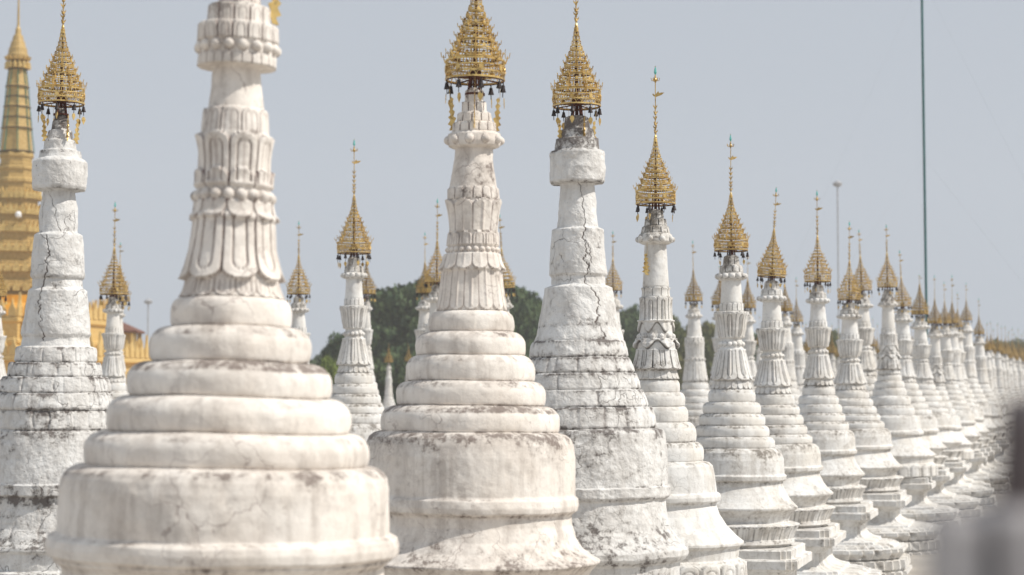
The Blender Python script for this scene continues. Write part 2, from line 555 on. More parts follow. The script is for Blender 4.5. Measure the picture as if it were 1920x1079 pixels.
# ---------------------------------------------------------------- the gilded crown (umbrella finial), unit radius 1, base at z = 0
TIERS = [(0.00, 1.00), (.70, .86), (1.02, .73), (1.32, .61), (1.60, .505), (1.86, .41), (2.10, .33), (2.32, .255), (2.54, .195), (2.75, .15), (2.95, .115), (3.13, .09)]
def crown_meshes(detail):
    """detail 2 near, 1 middle, 0 far; returns dict of meshes"""
    out = {}
    n = {2: 48, 1: 28, 0: 16}[detail]
    b = MB()
    T = .039 if detail == 2 else (.041 if detail == 1 else .053)
    # deep lowest band: hoops with filigree between
    for z in (0, .20, .42, .60): b.ring(1.0, z, T, T * (1.5 if z in (0, .6) else 1), n)
    if detail:
        nf = 28 if detail == 2 else 18
        for k in range(nf):
            a0 = 2 * PI * k / nf; a1 = 2 * PI * (k + 1) / nf; am = (a0 + a1) / 2
            def q(a, z, r=.975): return (r * math.cos(a), r * math.sin(a), z)
            # small arches below
            b.tube([q(a0, .04), q(a0 + .3 * (am - a0), .16), q(am, .2), q(a1 - .3 * (am - a0), .16), q(a1, .04)], T * .33, 3)
            # scroll work: loops and crossing bars
            if detail == 2:
                lw = (a1 - a0) * .40
                b.tube([q(am + lw * math.cos(t), .325 + .085 * math.sin(t), .985) for t in [i * PI / 3 for i in range(6)]], T * .36, 3, True)
                b.tube([q(a0 - lw * .2, .24), q(a0 + lw * .5, .33), q(a0 - .1 * lw, .42)], T * .36, 3)
                b.tube([q(a0, .42), q(a0, .6)], T * .45, 4)
            b.tube([q(a0, .22), q(a1, .44)], T * .34, 3)
            b.tube([q(a1, .22), q(a0, .44)], T * .34, 3)
            b.tube([q(am, .44), q(am, .6)], T * .4, 3)
        for k in range(8):      # rosettes and leaf plates on the band
            a = 2 * PI * (k + .5) / 8
            ax, rad = (-math.sin(a), math.cos(a), 0), Vector((math.cos(a), math.sin(a), 0))
            o = rad * 1.0
            ol = [(.11 * math.cos(t) * (1.0 if i % 2 else .62), .33 + .13 * math.sin(t) * (1.0 if i % 2 else .62)) for i, t in enumerate([2 * PI * i / 12 for i in range(12)])]
            b.plate(ol, .02, o + rad * .01, ax, (0, 0, 1))
    else:
        for k in range(12):
            a = 2 * PI * k / 12
            b.plate([(-.17, .05), (.17, .05), (.1, .22), (.17, .42), (-.17, .42), (-.1, .22)], .02, (math.cos(a) * .96, math.sin(a) * .96, 0), (-math.sin(a), math.cos(a), 0), (0, 0, 1))
    # tiers
    for i in range(1, len(TIERS)):
        z, r = TIERS[i]
        zn = TIERS[i + 1][0] if i + 1 < len(TIERS) else z + .18
        rn = TIERS[i + 1][1] if i + 1 < len(TIERS) else r * .7
        hh = (zn - z)
        nn = max(10, int(n * (.45 + .55 * r)))
        t = T * (.6 + .4 * r)
        wall = hh * .74
        b.ring(r, z, t * 1.2, t * 1.3, nn)
        b.ring(r * .97, z + wall, t, t * 1.0, nn)
        if hh > .12 and detail == 2: b.ring(r * .98, z + wall * .45, t * .7, t * .6, nn)
        m = max(6, int({2: 22, 1: 14, 0: 10}[detail] * r))
        for k in range(m):
            a = 2 * PI * (k + .5 * (i % 2)) / m
            c, s_ = math.cos(a), math.sin(a)
            b.tube([(c * r * .97, s_ * r * .97, z), (c * r * .955, s_ * r * .955, z + wall)], t * .62, 4)
            if detail == 2 and r > .2:
                a2 = a + PI / m
                b.plate([(-.05, 0), (.05, 0), (.06, .05), (0, .13), (-.06, .05)], .015, (math.cos(a2) * r, math.sin(a2) * r, z + t), (-math.sin(a2), math.cos(a2), 0), (0, 0, 1))
        # flat step in to the next tier
        b.ring(r * .97, z + wall + t * .4, (r - rn) * .75, t * .35, nn)
        m = 8 if detail else 6
        pr = TIERS[i - 1][1]; pz = TIERS[i - 1][0] + .6
        if i == 1:       # a thin sloping roof plate with scalloped rim under each tier
            b.ring(pr * .97, pz + .01, (pr - r) * .4, .015, nn)
    # upright flame prongs standing on the rims
    pr_t = range(0, 6 if detail else 4)
    for i in pr_t:
        z, r = TIERS[i]; z0 = z + (.6 if i == 0 else .05)
        m = 8 if i < 4 else 6
        if not detail: m = 6
        for k in range(m):
            a = 2 * PI * (k + .25) / m
            rad = Vector((math.cos(a), math.sin(a), 0)); o = rad * r
            e = 1.0 - .06 * i
            b.tube([o + Vector((0, 0, z0 - .04)), o + rad * .05 * e + Vector((0, 0, z0 + .13 * e))], .022, 4)
            c = o + rad * .06 * e + Vector((0, 0, z0 + .13 * e))
            if detail:
                b.tube([c + rad * -.075 * e + Vector((0, 0, .17 * e)), c + rad * -.07 * e + Vector((0, 0, .03)), c + rad * .06 * e + Vector((0, 0, .04)), c + rad * .085 * e + Vector((0, 0, .2 * e))], .02, 4)
                b.tube([c, c + rad * .0 + Vector((0, 0, .1 * e))], .02, 3)
            else:
                b.tube([c, c + Vector((0, 0, .15))], .04, 4)
    # the gilt cone under the rod
    b.lathe([(.10, 3.12), (.085, 3.2), (.10, 3.24), (.055, 3.3), (.07, 3.36), (.035, 3.45), (.03, 3.6)], 8)
    out['crown'] = b.mesh('crown', M_GOLD if detail else M_DGOLD)
    # iron frame inside and stand
    b = MB()
    b.tube([(0, 0, -.55), (0, 0, 1.9)], .075, 6)
    b.tube([(0, 0, 1.9), (0, 0, 3.2)], .045, 5)
    for zz, rr in ((.7, .72), (1.32, .52), (1.86, .36)): b.ring(rr, zz, rr * .10, .03, 16)
    for k in range(4):
        a = PI / 4 + k * PI / 2
        c, s_ = math.cos(a), math.sin(a)
        b.tube([(c * .30, s_ * .30, -.62), (c * .22, s_ * .22, -.1), (c * .18, s_ * .18, .5)], .045, 4)
        b.tube([(c * .95, s_ * .95, .03), (0, 0, .08)], .03, 4)
    b.ring(.34, -.50, .07, .07, 16)
    b.ring(.96, -.03, .03, .025, n)
    out['crown_stand'] = b.mesh('crown_stand', M_RUST)
    # rod with beads and leaves
    b = MB()
    L = 3.4
    b.tube([(0, 0, 3.5), (0, 0, 3.5 + L)], .024, 5)
    for i, (t, rr) in enumerate([(.02, .07), (.08, .05), (.14, .075), (.22, .05), (.30, .07), (.38, .05)]):
        z = 3.5 + t * L
        b.lathe([(.02, z - .07), (rr, z - .02), (rr * .8, z + .04), (.02, z + .08)], 8)
        if detail:
            for k in range(3):
                a = 2 * PI * k / 3 + i * 1.1
                rad = Vector((math.cos(a), math.sin(a), 0))
                b.plate([(0, -.02), (.10, .05), (.13, .17), (.06, .10), (0, .05)], .015, Vector((0, 0, z)), rad, (0, 0, 1))
    z = 3.5 + .78 * L      # flower under the tip
    b.lathe([(.02, z - .1), (.07, z), (.09, z + .08), (.05, z + .16), (.03, z + .3)], 8)
    for k in range(6):
        a = 2 * PI * k / 6
        rad = Vector((math.cos(a), math.sin(a), 0))
        b.tube([rad * .05 + Vector((0, 0, z)), rad * .19 + Vector((0, 0, z + .02)), rad * .22 + Vector((0, 0, z + .16))], .018, 4)
    out['finial_rod'] = b.mesh('finial_rod', M_DGOLD)
    b = MB()
    z = 3.5 + .87 * L
    b.lathe([(.02, z), (.075, z + .12), (.055, z + .24), (.01, z + .46)], 6)
    out['tip_gem'] = b.mesh('tip_gem', M_GEM)
    b = MB()      # bird shaped wind vane
    z = 3.5 + .56 * L
    b.plate([(0, -.06), (.12, -.02), (.30, .04), (.44, .16), (.28, .17), (.20, .14), (.14, .24), (.08, .16), (0, .08)], .02, (0, 0, z), (1, 0, 0), (0, 0, 1))
    b.plate([(0, -.04), (-.10, 0), (-.16, .1), (-.09, .12), (-.05, .06), (0, .06)], .02, (0, 0, z), (1, 0, 0), (0, 0, 1))
    out['wind_vane'] = b.mesh('wind_vane', M_DGOLD)
    # bell
    b = MB()
    k = 1.0 if detail else 1.2
    b.lathe([(.02 * k, -.02), (.02 * k, -.10), (.055 * k, -.12), (.065 * k, -.20), (.10 * k, -.33), (.10 * k, -.35), (.02, -.35)], 8 if detail else 6)
    b.tube([(0, 0, -.34), (0, 0, -.52)], .018, 4)
    out['hanging_bell'] = b.mesh('hanging_bell', M_BRONZE)
    b = MB()
    b.plate([(0, -.50), (.075, -.56), (.09, -.66), (0, -.84), (-.09, -.66), (-.075, -.56)], .02, (0, 0, 0), (1, 0, 0), (0, 0, 1))
    out['bell_leaf'] = b.mesh('bell_leaf', M_GOLD)
    # hanging flame pennant with its wire
    b = MB()
    ol = []
    prong = [(0, 0), (.05, -.1), (.0, -.2), (.09, -.28), (.02, -.38), (.10, -.5), (.03, -.6), (.13, -.68), (.06, -.78), (.15, -.92), (.04, -.98), (.12, -1.12),
             (-.02, -1.12), (-.06, -1.0), (-.16, -.96), (-.07, -.85), (-.14, -.72), (-.05, -.66), (-.10, -.5), (-.03, -.42), (-.09, -.3), (-.03, -.2), (-.08, -.08)]
    b.plate([(x, z - .55) for x, z in prong], .03, (0, 0, 0), (1, 0, 0), (0, 0, 1))
    b.tube([(.04, 0, 0), (.05, 0, -1.7)], .008, 3)
    out['flame_pennant'] = b.mesh('flame_pennant', M_GOLD)
    return out
CROWN = {d: crown_meshes(d) for d in (2, 1, 0)}
def make_crown(root, z, rad, detail, bells=8, pennants=0, rot=0.0, tilt=(0, 0), vane=True, rod=1.0, dull=False):
    C = CROWN[detail]
    c = new_obj('crown', C['crown'], root)
    c.location = (0, 0, z); c.scale = (rad, rad, rad)
    c.rotation_euler = (tilt[0], tilt[1], rot)
    for k in ('crown_stand', 'finial_rod', 'tip_gem', 'wind_vane'):
        if k == 'wind_vane' and not vane: continue
        o = new_obj(k, C[k], c)
        if k == 'wind_vane': o.rotation_euler = (0, 0, -rot + random.uniform(-.5, .5))
        if k in ('finial_rod', 'tip_gem', 'wind_vane') and rod != 1.0:
            o.scale = (1, 1, rod); o.location = (0, 0, 3.5 * (1 - rod))
    for i in range(bells):
        a = 2 * PI * (i + .5) / bells
        for k in ('hanging_bell', 'bell_leaf'):
            if k == 'bell_leaf' and random.random() < .14: continue
            o = new_obj(k, C[k], c)
            o.location = (math.cos(a) * .96, math.sin(a) * .96, 0)
            o.rotation_euler = (random.uniform(-.05, .05), random.uniform(-.05, .05), a + random.uniform(.4, 2.0) if k == 'bell_leaf' else 0)
            o.scale = (1, 1, random.uniform(.92, 1.08))
    for i in range(pennants):
        a = 2 * PI * (i + .12) / pennants
        o = new_obj('flame_pennant', C['flame_pennant'], c)
        o.location = (math.cos(a) * .82, math.sin(a) * .82, 0)
        o.rotation_euler = (0, .06, a)
    return c

# ---------------------------------------------------------------- square stepped plinth
def redent(h, k=1):
    q = {1: [(1, .60), (.90, .60), (.90, .76), (.76, .76), (.76, .90), (.60, .90), (.60, 1)],
         2: [(1, .86), (.93, .86), (.93, .93), (.86, .93), (.86, 1)],
         3: [(1, .44), (.95, .44), (.95, .58), (.88, .58), (.88, .70), (.79, .70), (.79, .79), (.70, .79), (.70, .88), (.58, .88), (.58, .95), (.44, .95), (.44, 1)]}[k]
    pts = []
    for r in range(4):
        c, s_ = [(1, 0), (0, 1), (-1, 0), (0, -1)][r]
        for x, y in q: pts.append(((x * c - y * s_) * h, (x * s_ + y * c) * h))
    return pts
def plinth_mesh(name, prof, material, rows=5, blocks=None, seed=0, plan=2):
    """prof: (z, halfwidth, grime) from the top down, redented square plan with subdivided faces"""
    pts = resample(prof, .05)
    base = redent(1.0, plan)
    fine = []
    for i in range(len(base)):
        a, b_ = base[i], base[(i + 1) % len(base)]
        L = math.hypot(b_[0] - a[0], b_[1] - a[1]); k = max(1, int(L / .045))
        for j in range(k): fine.append((a[0] + (b_[0] - a[0]) * j / k, a[1] + (b_[1] - a[1]) * j / k, j == 0))
    B = np.array([(p[0], p[1]) for p in fine]); n = len(B)
    nz = len(pts)
    Zr = np.array([p[0] for p in pts]); Hr = np.array([p[1] for p in pts]); Gr = np.array([p[2] for p in pts])
    X = B[None, :, 0] * Hr[:, None]; Y = B[None, :, 1] * Hr[:, None]; Z = np.repeat(Zr[:, None], n, 1)
    L = np.zeros_like(X)
    S = 1 + .003 * fbm(X, Y, Z, 4, 3, seed)
    if blocks:
        for z0, z1, step, amp in blocks:
            t = np.where(np.abs(B[:, 0])[None] > np.abs(B[:, 1])[None], Y, X)
            u = np.abs(((t / step) % 1) * 2 - 1)
            ins = (Z > z0) & (Z < z1)
            v = np.clip((Z - z0) / (z1 - z0), 0, 1)
            g = sstep(.72, .95, u) * ins
            S -= g * amp
            L += g * .5
            S += ins * amp * .08 * np.sin(v * PI)
    V = np.stack([X * S, Y * S, Z], -1).reshape(-1, 3)
    i = np.arange(nz - 1)[:, None] * n; j = np.arange(n)[None, :]; j2 = (j + 1) % n
    F = np.stack([i + j, i + n + j, i + n + j2, i + j2], -1).reshape(-1, 4)
    return mesh_np(name, V, F, material, False, {'grime': np.repeat(Gr[:, None], n, 1).ravel(), 'line': np.clip(L, 0, 1).ravel()})

ROW_ROT = -math.atan(1003 / FPX)     # the rows run a little to the right of the view
def std_plinth(root, zt, rn, material, top_r=None, seed=0, rz=0.0):
    """zt: height of the neck bottom, rn: neck radius. cornice, dado, spreading skirt, lotus course, steps"""
    k = zt / 1.04; F = rn
    slab = [(zt, .30 * F, .3), (zt, .98 * F, .5), (zt - .015 * k, 1.02 * F, .3), (zt - .105 * k, 1.02 * F, .25), (zt - .11 * k, 1.10 * F, .5), (zt - .125 * k, 1.12 * F, .3), (zt - .215 * k, 1.12 * F, .25),
            (zt - .22 * k, 1.07 * F, .3), (zt - .245 * k, 1.06 * F, .2), (zt - .25 * k, 1.01 * F, .3), (zt - .275 * k, 1.00 * F, .2), (zt - .28 * k, .95 * F, .3), (zt - .31 * k, .94 * F, .2), (zt - .32 * k, .90 * F, .2),
            (zt - .44 * k, .90 * F, .2), (zt - .49 * k, .94 * F, .2), (zt - .53 * k, 1.03 * F, .3), (zt - .55 * k, 1.12 * F, .3), (zt - .555 * k, 1.16 * F, .3), (zt - .60 * k, 1.18 * F, .2)]
    low = [(zt - .59 * k, .9 * F, .3), (zt - .59 * k, 1.30 * F, .4), (zt - .62 * k, 1.38 * F, .4), (zt - .645 * k, 1.40 * F, .3), (zt - .65 * k, 1.55 * F, .4), (zt - .70 * k, 1.56 * F, .2), (zt - .79 * k, 1.50 * F, .2),
           (zt - .795 * k, 1.42 * F, .4), (zt - .815 * k, 1.42 * F, .3), (zt - .82 * k, 1.58 * F, .4), (zt - .95 * k, 1.60 * F, .2), (zt - .955 * k, 1.54 * F, .4), (zt - .985 * k, 1.54 * F, .3), (zt - .99 * k, 1.62 * F, .3), (0.0, 1.63 * F, .3)]
    o = None
    for nm, pr, bl, pl in (('moulded_slab', slab, None, 2), ('plinth', low, [(zt - .79 * k, zt - .655 * k, .145 * F, .035), (zt - .945 * k, zt - .825 * k, .29 * F, .03)], 3)):
        me = plinth_mesh(nm, pr, material, blocks=bl, seed=seed, plan=pl)
        o = new_obj(nm, me, root); o.rotation_euler = (0, 0, ROW_ROT + rz)
    return o

# ---------------------------------------------------------------- one measured stupa
class Meas:
    def __init__(s, x, Y, y_axis):
        s.x, s.Y = x, Y
        g = P(x, y_axis, Y)
        s.X = g.x
        s.k = Y / FPX
    def z(s, y): return P(s.x, y, s.Y).z
    def r(s, px): return px * s.k
def stupa_measured(x, Y, prof, cuts, feats, material, label, nth=320, ds_px=3.0, lump=.004, rough=0.0, seed=0, lean=0.0, group=None, plinth=None,
                   crown=None, crown_kw=None, dens=1.0):
    m = Meas(x, Y, 700)
    root = empty('stupa', (m.X, Y, 0))
    tag(root, label, 'stupa', group)
    pts = []
    for p in prof:
        if p[0] == 't':
            _, y0, y1, r_ = p[:4]
            g = p[4] if len(p) > 4 else .5
            a = p[5] if len(p) > 5 else max((y1 - y0) * .40, (r_ - (pts[-1][1] if pts else r_)) * 1.06)
            pts += torus_pts(y0, y1, r_, a, g)
        else:
            pts.append((p[0], p[1], p[2] if len(p) > 2 else .12))
    pts = [(m.z(y), m.r(r_), g) for y, r_, g in pts]
    cz = [(n_, m.z(y)) for n_, y in cuts]
    fl = [f(m) for f in feats]
    zlow = pts[-1][0]
    ob = lathe_parts(root, pts, cz, fl, material, nth, ds_px * m.k, lump, rough, seed)
    if plinth: std_plinth(root, zlow, m.r(plinth), material, seed=seed)
    if crown:
        y, rad = crown
        make_crown(root, m.z(y), m.r(rad), **(crown_kw or {}))
    # lean about the foot
    root.rotation_euler = (0, lean, 0)
    if lean:
        z0 = m.z(700); root.location.x -= math.sin(lean) * z0
    return root, m

# feature wrappers: arguments in photograph rows (y0 above y1)
def fp(y0, y1, n, amp, **k): return lambda m: (lambda D, L, T, Z, RR: f_petal(D, L, T, Z, m.z(y1), m.z(y0), n, m.r(amp), **k))
def fb(y, rb, n, ph=0.0, depth=1.0): return lambda m: (lambda D, L, T, Z, RR: f_beads(D, L, T, Z, RR, m.z(y), m.r(rb), n, ph, depth))
def fk(y0, y1, n, amp, **k): return lambda m: (lambda D, L, T, Z, RR: f_blocks(D, L, T, Z, m.z(y1), m.z(y0), n, m.r(amp), **k))
def ff(y0, y1, n, amp, **k): return lambda m: (lambda D, L, T, Z, RR: f_flutes(D, L, T, Z, m.z(y1), m.z(y0), n, m.r(amp), **k))
def fs(y0, y1, n, amp, **k): return lambda m: (lambda D, L, T, Z, RR: f_scallop(D, L, T, Z, m.z(y1), m.z(y0), n, m.r(amp), **k))
def fbr(rows, depth, seed): return lambda m: (lambda D, L, T, Z, RR: f_bricks(D, L, T, Z, [(m.z(b), m.z(a), n) for a, b, n in rows], 0, m.r(depth), seed))
def fc(y0, y1, th0, drift, wid, seed): return lambda m: (lambda D, L, T, Z, RR: f_crack(D, L, T, Z, m.z(y1), m.z(y0), th0, drift, wid, seed))

# --- A: the big blurred cream stupa in front
A_prof = [(-95, 22, .3), (-40, 26, .3), (-38, 33, .4), (12, 38, .4), (15, 56, .5), (48, 57, .3), (50, 72, .4), (82, 73, .1), (86, 72, .1), (104, 71, .1), (108, 70), (129, 71, .1), (131, 50, .2),
          (134, 45, .05), (170, 48, .02), (208, 54, .05), (210, 58, .2), (255, 62, .3), (262, 62, .2), (300, 64, .1), (345, 67, .2), (372, 70, .4), (400, 72, .2), (470, 77, .1), (520, 84, .2), (526, 86, .5), (532, 86, .4), (555, 92, .3), (559, 94, .5),
          ('t', 560, 613, 111, .30), ('t', 614, 680, 149, .5), ('t', 681, 745, 190, .7), ('t', 746, 810, 227, .3), ('t', 811, 872, 264, .4),
          (873, 262, .5), (876, 282, .6), (884, 295, .7), (896, 302, .5), (915, 306, .25), (960, 308, .15), (998, 308, .2), (1001, 314, .5), (1006, 322, .2), (1020, 325, .1), (1036, 323, .2), (1042, 312, .5), (1047, 312, .3), (1056, 300, .5), (1062, 296, .2),
          (1120, 298, .2), (1180, 310, .2), (1230, 345, .3), (1262, 385, .4), (1268, 385, .4), (1290, 340, .4), (1360, 330, .3), (1366, 370, .3), (1440, 376, .2), (1446, 370, .2)]
A_feat = [fk(-35, 10, 8, 3, arch=True), fk(17, 48, 12, 3, arch=True), fk(51, 82, 16, 4, arch=True), fb(95, 10.5, 17, depth=1.0), fk(108, 129, 24, 3, line=.45),
          fp(208, 256, 10, 4, panel=.62, tip=.35, back=.4, root=.9), fp(256, 352, 8, 15, panel=.48, tip=.2, back=.35, ph=.0, root=.25),
          fp(322, 358, 9, 9, panel=0, tip=.6, ph=.25, back=0), fb(371, 11, 18), fp(379, 416, 9, 10, up=False, panel=0, tip=.7, back=.5, ph=.3), fp(405, 528, 8, 15, up=False, panel=.42, tip=.16, back=.0, root=.25, ph=.1),
          fp(528, 560, 14, 4, up=False, panel=.5, tip=.4, back=.3), ]
stupa_measured(430, 9.14, A_prof, [('capital', 131), ('lotus_column', 559), ('ringed_spire', 873), ('dome', 1062), ('base_drum', 1446)], A_feat, M_CREAM,
               'largest cream stupa closest to the viewer, wide smooth rings, its crown cut off above', nth=448, ds_px=3.6, lump=.010, rough=.0022, seed=1, lean=R(1.0),
               plinth=330, crown=(-117, 96), crown_kw=dict(detail=2, pennants=1, rot=R(-18)))

# --- B: cream stupa with the big gold crown, centre left
B_prof = [(166, 14, .4), (170, 18, .6), (190, 18, .3), (192, 23, .5), (210, 23, .3), (212, 30, .5), (230, 32, .3), (231, 39, .5), (248, 40, .3), (250, 44, .5), (253, 50, .4), (268, 51, .2), (276, 49, .1), (279, 42, .2), (280, 37, .2),
          (300, 38, .35), (350, 44, .35), (353, 45, .3), (375, 46, .3), (378, 45, .2), (430, 43, .1), (438, 43, .2), (464, 46, .2), (475, 48, .3), (480, 50, .2), (508, 57, .2), (512, 55, .3), (584, 62, .2), (585, 63, .4),
          ('t', 585, 623, 80, .35), ('t', 624, 667, 104, .55), ('t', 668, 715, 121, .5), ('t', 716, 760, 141, .5), ('t', 761, 809, 169, .75),
          (810, 168, .6), (813, 180, .75), (820, 189, .8), (832, 194, .6), (855, 197, .25), (925, 197, .2), (928, 199, .4), (931, 203, .2), (944, 205, .1), (954, 203, .3), (958, 196, .6), (963, 192, .3), (980, 192, .3), (1005, 200, .4), (1025, 214, .55), (1040, 234, .6), (1046, 245, .6), (1049, 245, .6),
          (1062, 232, .35), (1085, 218, .3), (1120, 212, .3), (1125, 240, .3), (1175, 246, .3), (1180, 240, .3)]
B_feat = [fk(171, 190, 8, 2), fk(192, 210, 9, 2.5, arch=False), fk(213, 230, 11, 3), fk(232, 248, 14, 3), fb(265, 8.5, 10, ph=.25, depth=.9), fk(354, 375, 16, 3, line=.45),
          fp(376, 437, 8, 10, panel=0, rib=.2, tip=.22, root=.3, back=.3, line=.6), fp(437, 463, 12, 6, panel=.55, tip=.5, root=.8, back=.3, line=.6), fb(470, 5.2, 24), fp(478, 509, 12, 9, up=False, panel=0, rib=.1, tip=.4, back=.4, root=.5, line=.6),
          fp(509, 585, 14, 6, up=False, panel=.0, rib=.3, tip=.16, back=.4, root=.4, line=.6), fk(1128, 1172, 26, 6)]
stupa_measured(883, 13.0, B_prof, [('capital', 279), ('lotus_column', 585), ('ringed_spire', 810), ('dome', 1049), ('base_drum', 1180)], B_feat, M_CREAM,
               'cream stupa with five smooth rings and a big gold crown, right behind the closest one', nth=384, ds_px=2.6, lump=.009, rough=.0022, seed=2, lean=R(.75),
               plinth=200, crown=(152, 57), crown_kw=dict(detail=2, pennants=4, rot=R(-10)))

# --- worn brick stupas C and Z
def course(y0, y1, r0, r1, g=.85): return [(y0, r0 - 3, .7), (y0 + 2, r0 - .5, g * 1.15), (y0 + 6, r0 + 1, .65), ((y0 + y1) / 2, (r0 + r1) / 2 + .8, .3), (y1 - 4, r1, g * .7), (y1, r1 - 2, .9)]
C_prof = [(219, 16, 1.3), (222, 22, 1.2), (243, 24, 1.3), (245, 31, 1.2), (261, 33, 1.0), (263, 41, 1.2), (284, 44, .9), (286, 51, .95), (290, 53, .5), (316, 54, .25), (342, 53, .4), (346, 50, .8), (347, 36, .6), (349, 32, .2),
          (390, 35, .1), (429, 38, .12), (431, 45, .5), (433, 48, .4), (475, 51, .2), (516, 53.5, .3), (520, 50, .5), (522, 49, .3), (536, 50, .2), (539, 58, .5), (541, 63, .4), (560, 66, .2), (600, 73, .35), (614, 76, .75), (617, 77, .4), (630, 82, .2), (639, 85, .6)]
C_prof += course(640, 672, 88, 94) + course(672, 701, 98, 105) + course(701, 732, 110, 116) + course(732, 764, 123, 130) + course(764, 803, 139, 146)
C_prof += [(803, 144, .8), (806, 157, .95), (812, 161, .8), (840, 164, .4), (905, 165, .25), (910, 165, .6), (911, 169, .4), (928, 169, .45), (932, 166, .85), (936, 160, .5), (960, 162, .5), (990, 168, .6), (1010, 182, .7), (1022, 197, .7), (1027, 202, .6), (1038, 202, .4), (1046, 196, .8), (1052, 186, .4), (1100, 183, .4), (1105, 200, .3), (1150, 203, .3), (1155, 195, .3)]
FRONT = -PI / 2
C_feat = [fbr([(640, 672, 20), (672, 701, 22), (701, 732, 22), (732, 764, 24), (764, 803, 26)], 1.5, 3), fbr([(911, 930, 30)], 1.5, 9),
          fc(347, 640, FRONT + .05, .55, .030, 2.0), fc(440, 520, FRONT + .15, .25, .018, 7.0), fc(480, 530, FRONT - .7, .5, .012, 9.0)]
stupa_measured(1085, 15.5, C_prof, [('capital', 347), ('column', 639), ('ringed_spire', 803), ('dome', 1052), ('base_drum', 1155)], C_feat, M_WORN,
               'rough worn white stupa with plain column split by a long crack, dark stained cap', nth=420, ds_px=2.0, lump=.006, rough=.0055, seed=3, lean=R(-.3),
               plinth=190, crown=(201, 46), crown_kw=dict(detail=2, pennants=4, rot=R(10)))
Z_prof = [(205, 11, 1.2), (212, 12, 1.2), (226, 14, 1.2), (229, 17, 1.0), (245, 19, 1.1), (247, 23, .9), (264, 26, .8), (266, 29, .6), (283, 31, .5), (285, 38, .6), (299, 40, .4), (301, 46, .5), (306, 50, .3), (330, 51, .2), (352, 51, .3), (358, 49, .6), (360, 36, .4), (362, 31, .2),
          (400, 35, .1), (438, 36, .2), (440, 40, .4), (443, 44, .3), (480, 48, .2), (518, 51, .35), (523, 49, .6), (525, 46, .3), (541, 47, .2), (544, 52, .5), (547, 56, .4), (590, 60, .3), (628, 63.5, .35), (633, 61, .6), (636, 60, .2), (650, 62, .2)]
Z_prof += course(652, 681, 72, 74) + course(681, 708, 84, 87) + course(708, 738, 97, 102) + course(738, 769, 105, 110) + course(769, 806, 108, 113)
Z_prof += [(806, 112, .9), (809, 116, .8), (830, 121, .6), (870, 126, .35), (903, 129, .3), (906, 132, .5), (924, 133, .6), (928, 126, .9), (950, 126, .5), (985, 133, .6), (1008, 145, .95), (1018, 155, .95), (1024, 156, .5), (1030, 150, .5), (1060, 148, .35), (1064, 165, .6), (1110, 168, .3), (1115, 190, .3), (1160, 192, .3)]
Z_feat = [fbr([(652, 681, 16), (681, 708, 18), (708, 738, 22), (738, 769, 24), (769, 806, 26)], 3.0, 23), fbr([(906, 926, 26), (926, 1020, 20)], 1.8, 29),
          fc(444, 640, FRONT - .28, .10, .030, 3.0), fc(362, 438, FRONT - .45, .75, .022, 5.0), fc(362, 420, FRONT - .8, .1, .016, 6.0)]
stupa_measured(104, 15.0, Z_prof, [('capital', 360), ('column', 650), ('ringed_spire', 806), ('dome', 1030), ('base_drum', 1160)], Z_feat, M_WORN,
               'rough worn white stupa with stacked plain drums and thin cracks, standing before the golden pagoda', nth=400, ds_px=2.0, lump=.006, rough=.005, seed=4, lean=R(.5),
               plinth=170, crown=(196, 43.5), crown_kw=dict(detail=2, pennants=4, rot=R(25)))

# --- D: stupa with the broken lotus column
D_prof = [(394, 8, .7), (396, 12, .8), (410, 14, .6), (412, 18, .8), (424, 20, .6), (426, 23, .8), (438, 26, .6), (441, 31, .6), (446, 33, .5), (455, 33, .3), (459, 26, .3), (460, 21, .2), (500, 23, .05), (538, 25, .1), (540, 24, .3), (556, 26, .2), (558, 27, .4), (600, 29.5, .15), (602, 30, .2), (624, 31, .3), (634, 32, .4), (642, 34, .4),
          (645, 36, .3), (660, 36, .2), (692, 42, .5), (695, 40, .6), (698, 39, .3), (712, 42, .3), ('t', 712, 736, 45, .4), ('t', 736, 762, 55, .45), ('t', 762, 791, 61, .4), ('t', 792, 828, 75, .4), ('t', 829, 864, 89, .45),
          (865, 88, .5), (867, 98, .5), (873, 105, .35), (890, 109, .2), (922, 112, .15), (925, 118, .3), (930, 120, .2), (938, 119, .3), (941, 112, .5), (945, 110, .2), (965, 118, .15), (985, 131, .2), (1002, 148, .25), (1013, 162, .3), (1018, 162, .3),
          (1024, 154, .3), (1044, 151, .2), (1047, 158, .4), (1052, 162, .2), (1092, 163, .2), (1096, 156, .2)]
D_feat = [fk(396, 410, 8, 1.5), fk(412, 424, 9, 2), fk(426, 438, 10, 2), fb(450, 5.5, 9, ph=.3, depth=.9), fp(540, 557, 10, 5, panel=0, tip=.3, root=.2, back=0, line=.9), fp(558, 604, 8, 5, panel=.3, rib=.3, tip=.1, root=.5, back=.2),
          fs(602, 626, 6, 4.5), fb(632, 5.5, 12), fs(636, 656, 6, 8, line=.8), fp(656, 694, 7, 6, up=False, panel=.25, tip=.12, root=.4, back=.3), fp(698, 712, 22, 3, up=False, panel=0, tip=.5, back=0, line=.35), fk(1050, 1092, 22, 5, arch=True, line=.6)]
rD, mD = stupa_measured(1230, 18.8, D_prof, [('capital', 460), ('lotus_column', 712), ('ringed_spire', 865), ('dome', 1024), ('base_drum', 1096)], D_feat, M_BLUE,
               'slender white stupa with chipped yellow-stained lotus column, between the cracked brick one and the trees', nth=320, ds_px=1.6, lump=.007, rough=.0018, seed=5, lean=R(.1),
               plinth=135, crown=(384, 38), crown_kw=dict(detail=2, pennants=0, rot=R(0)))

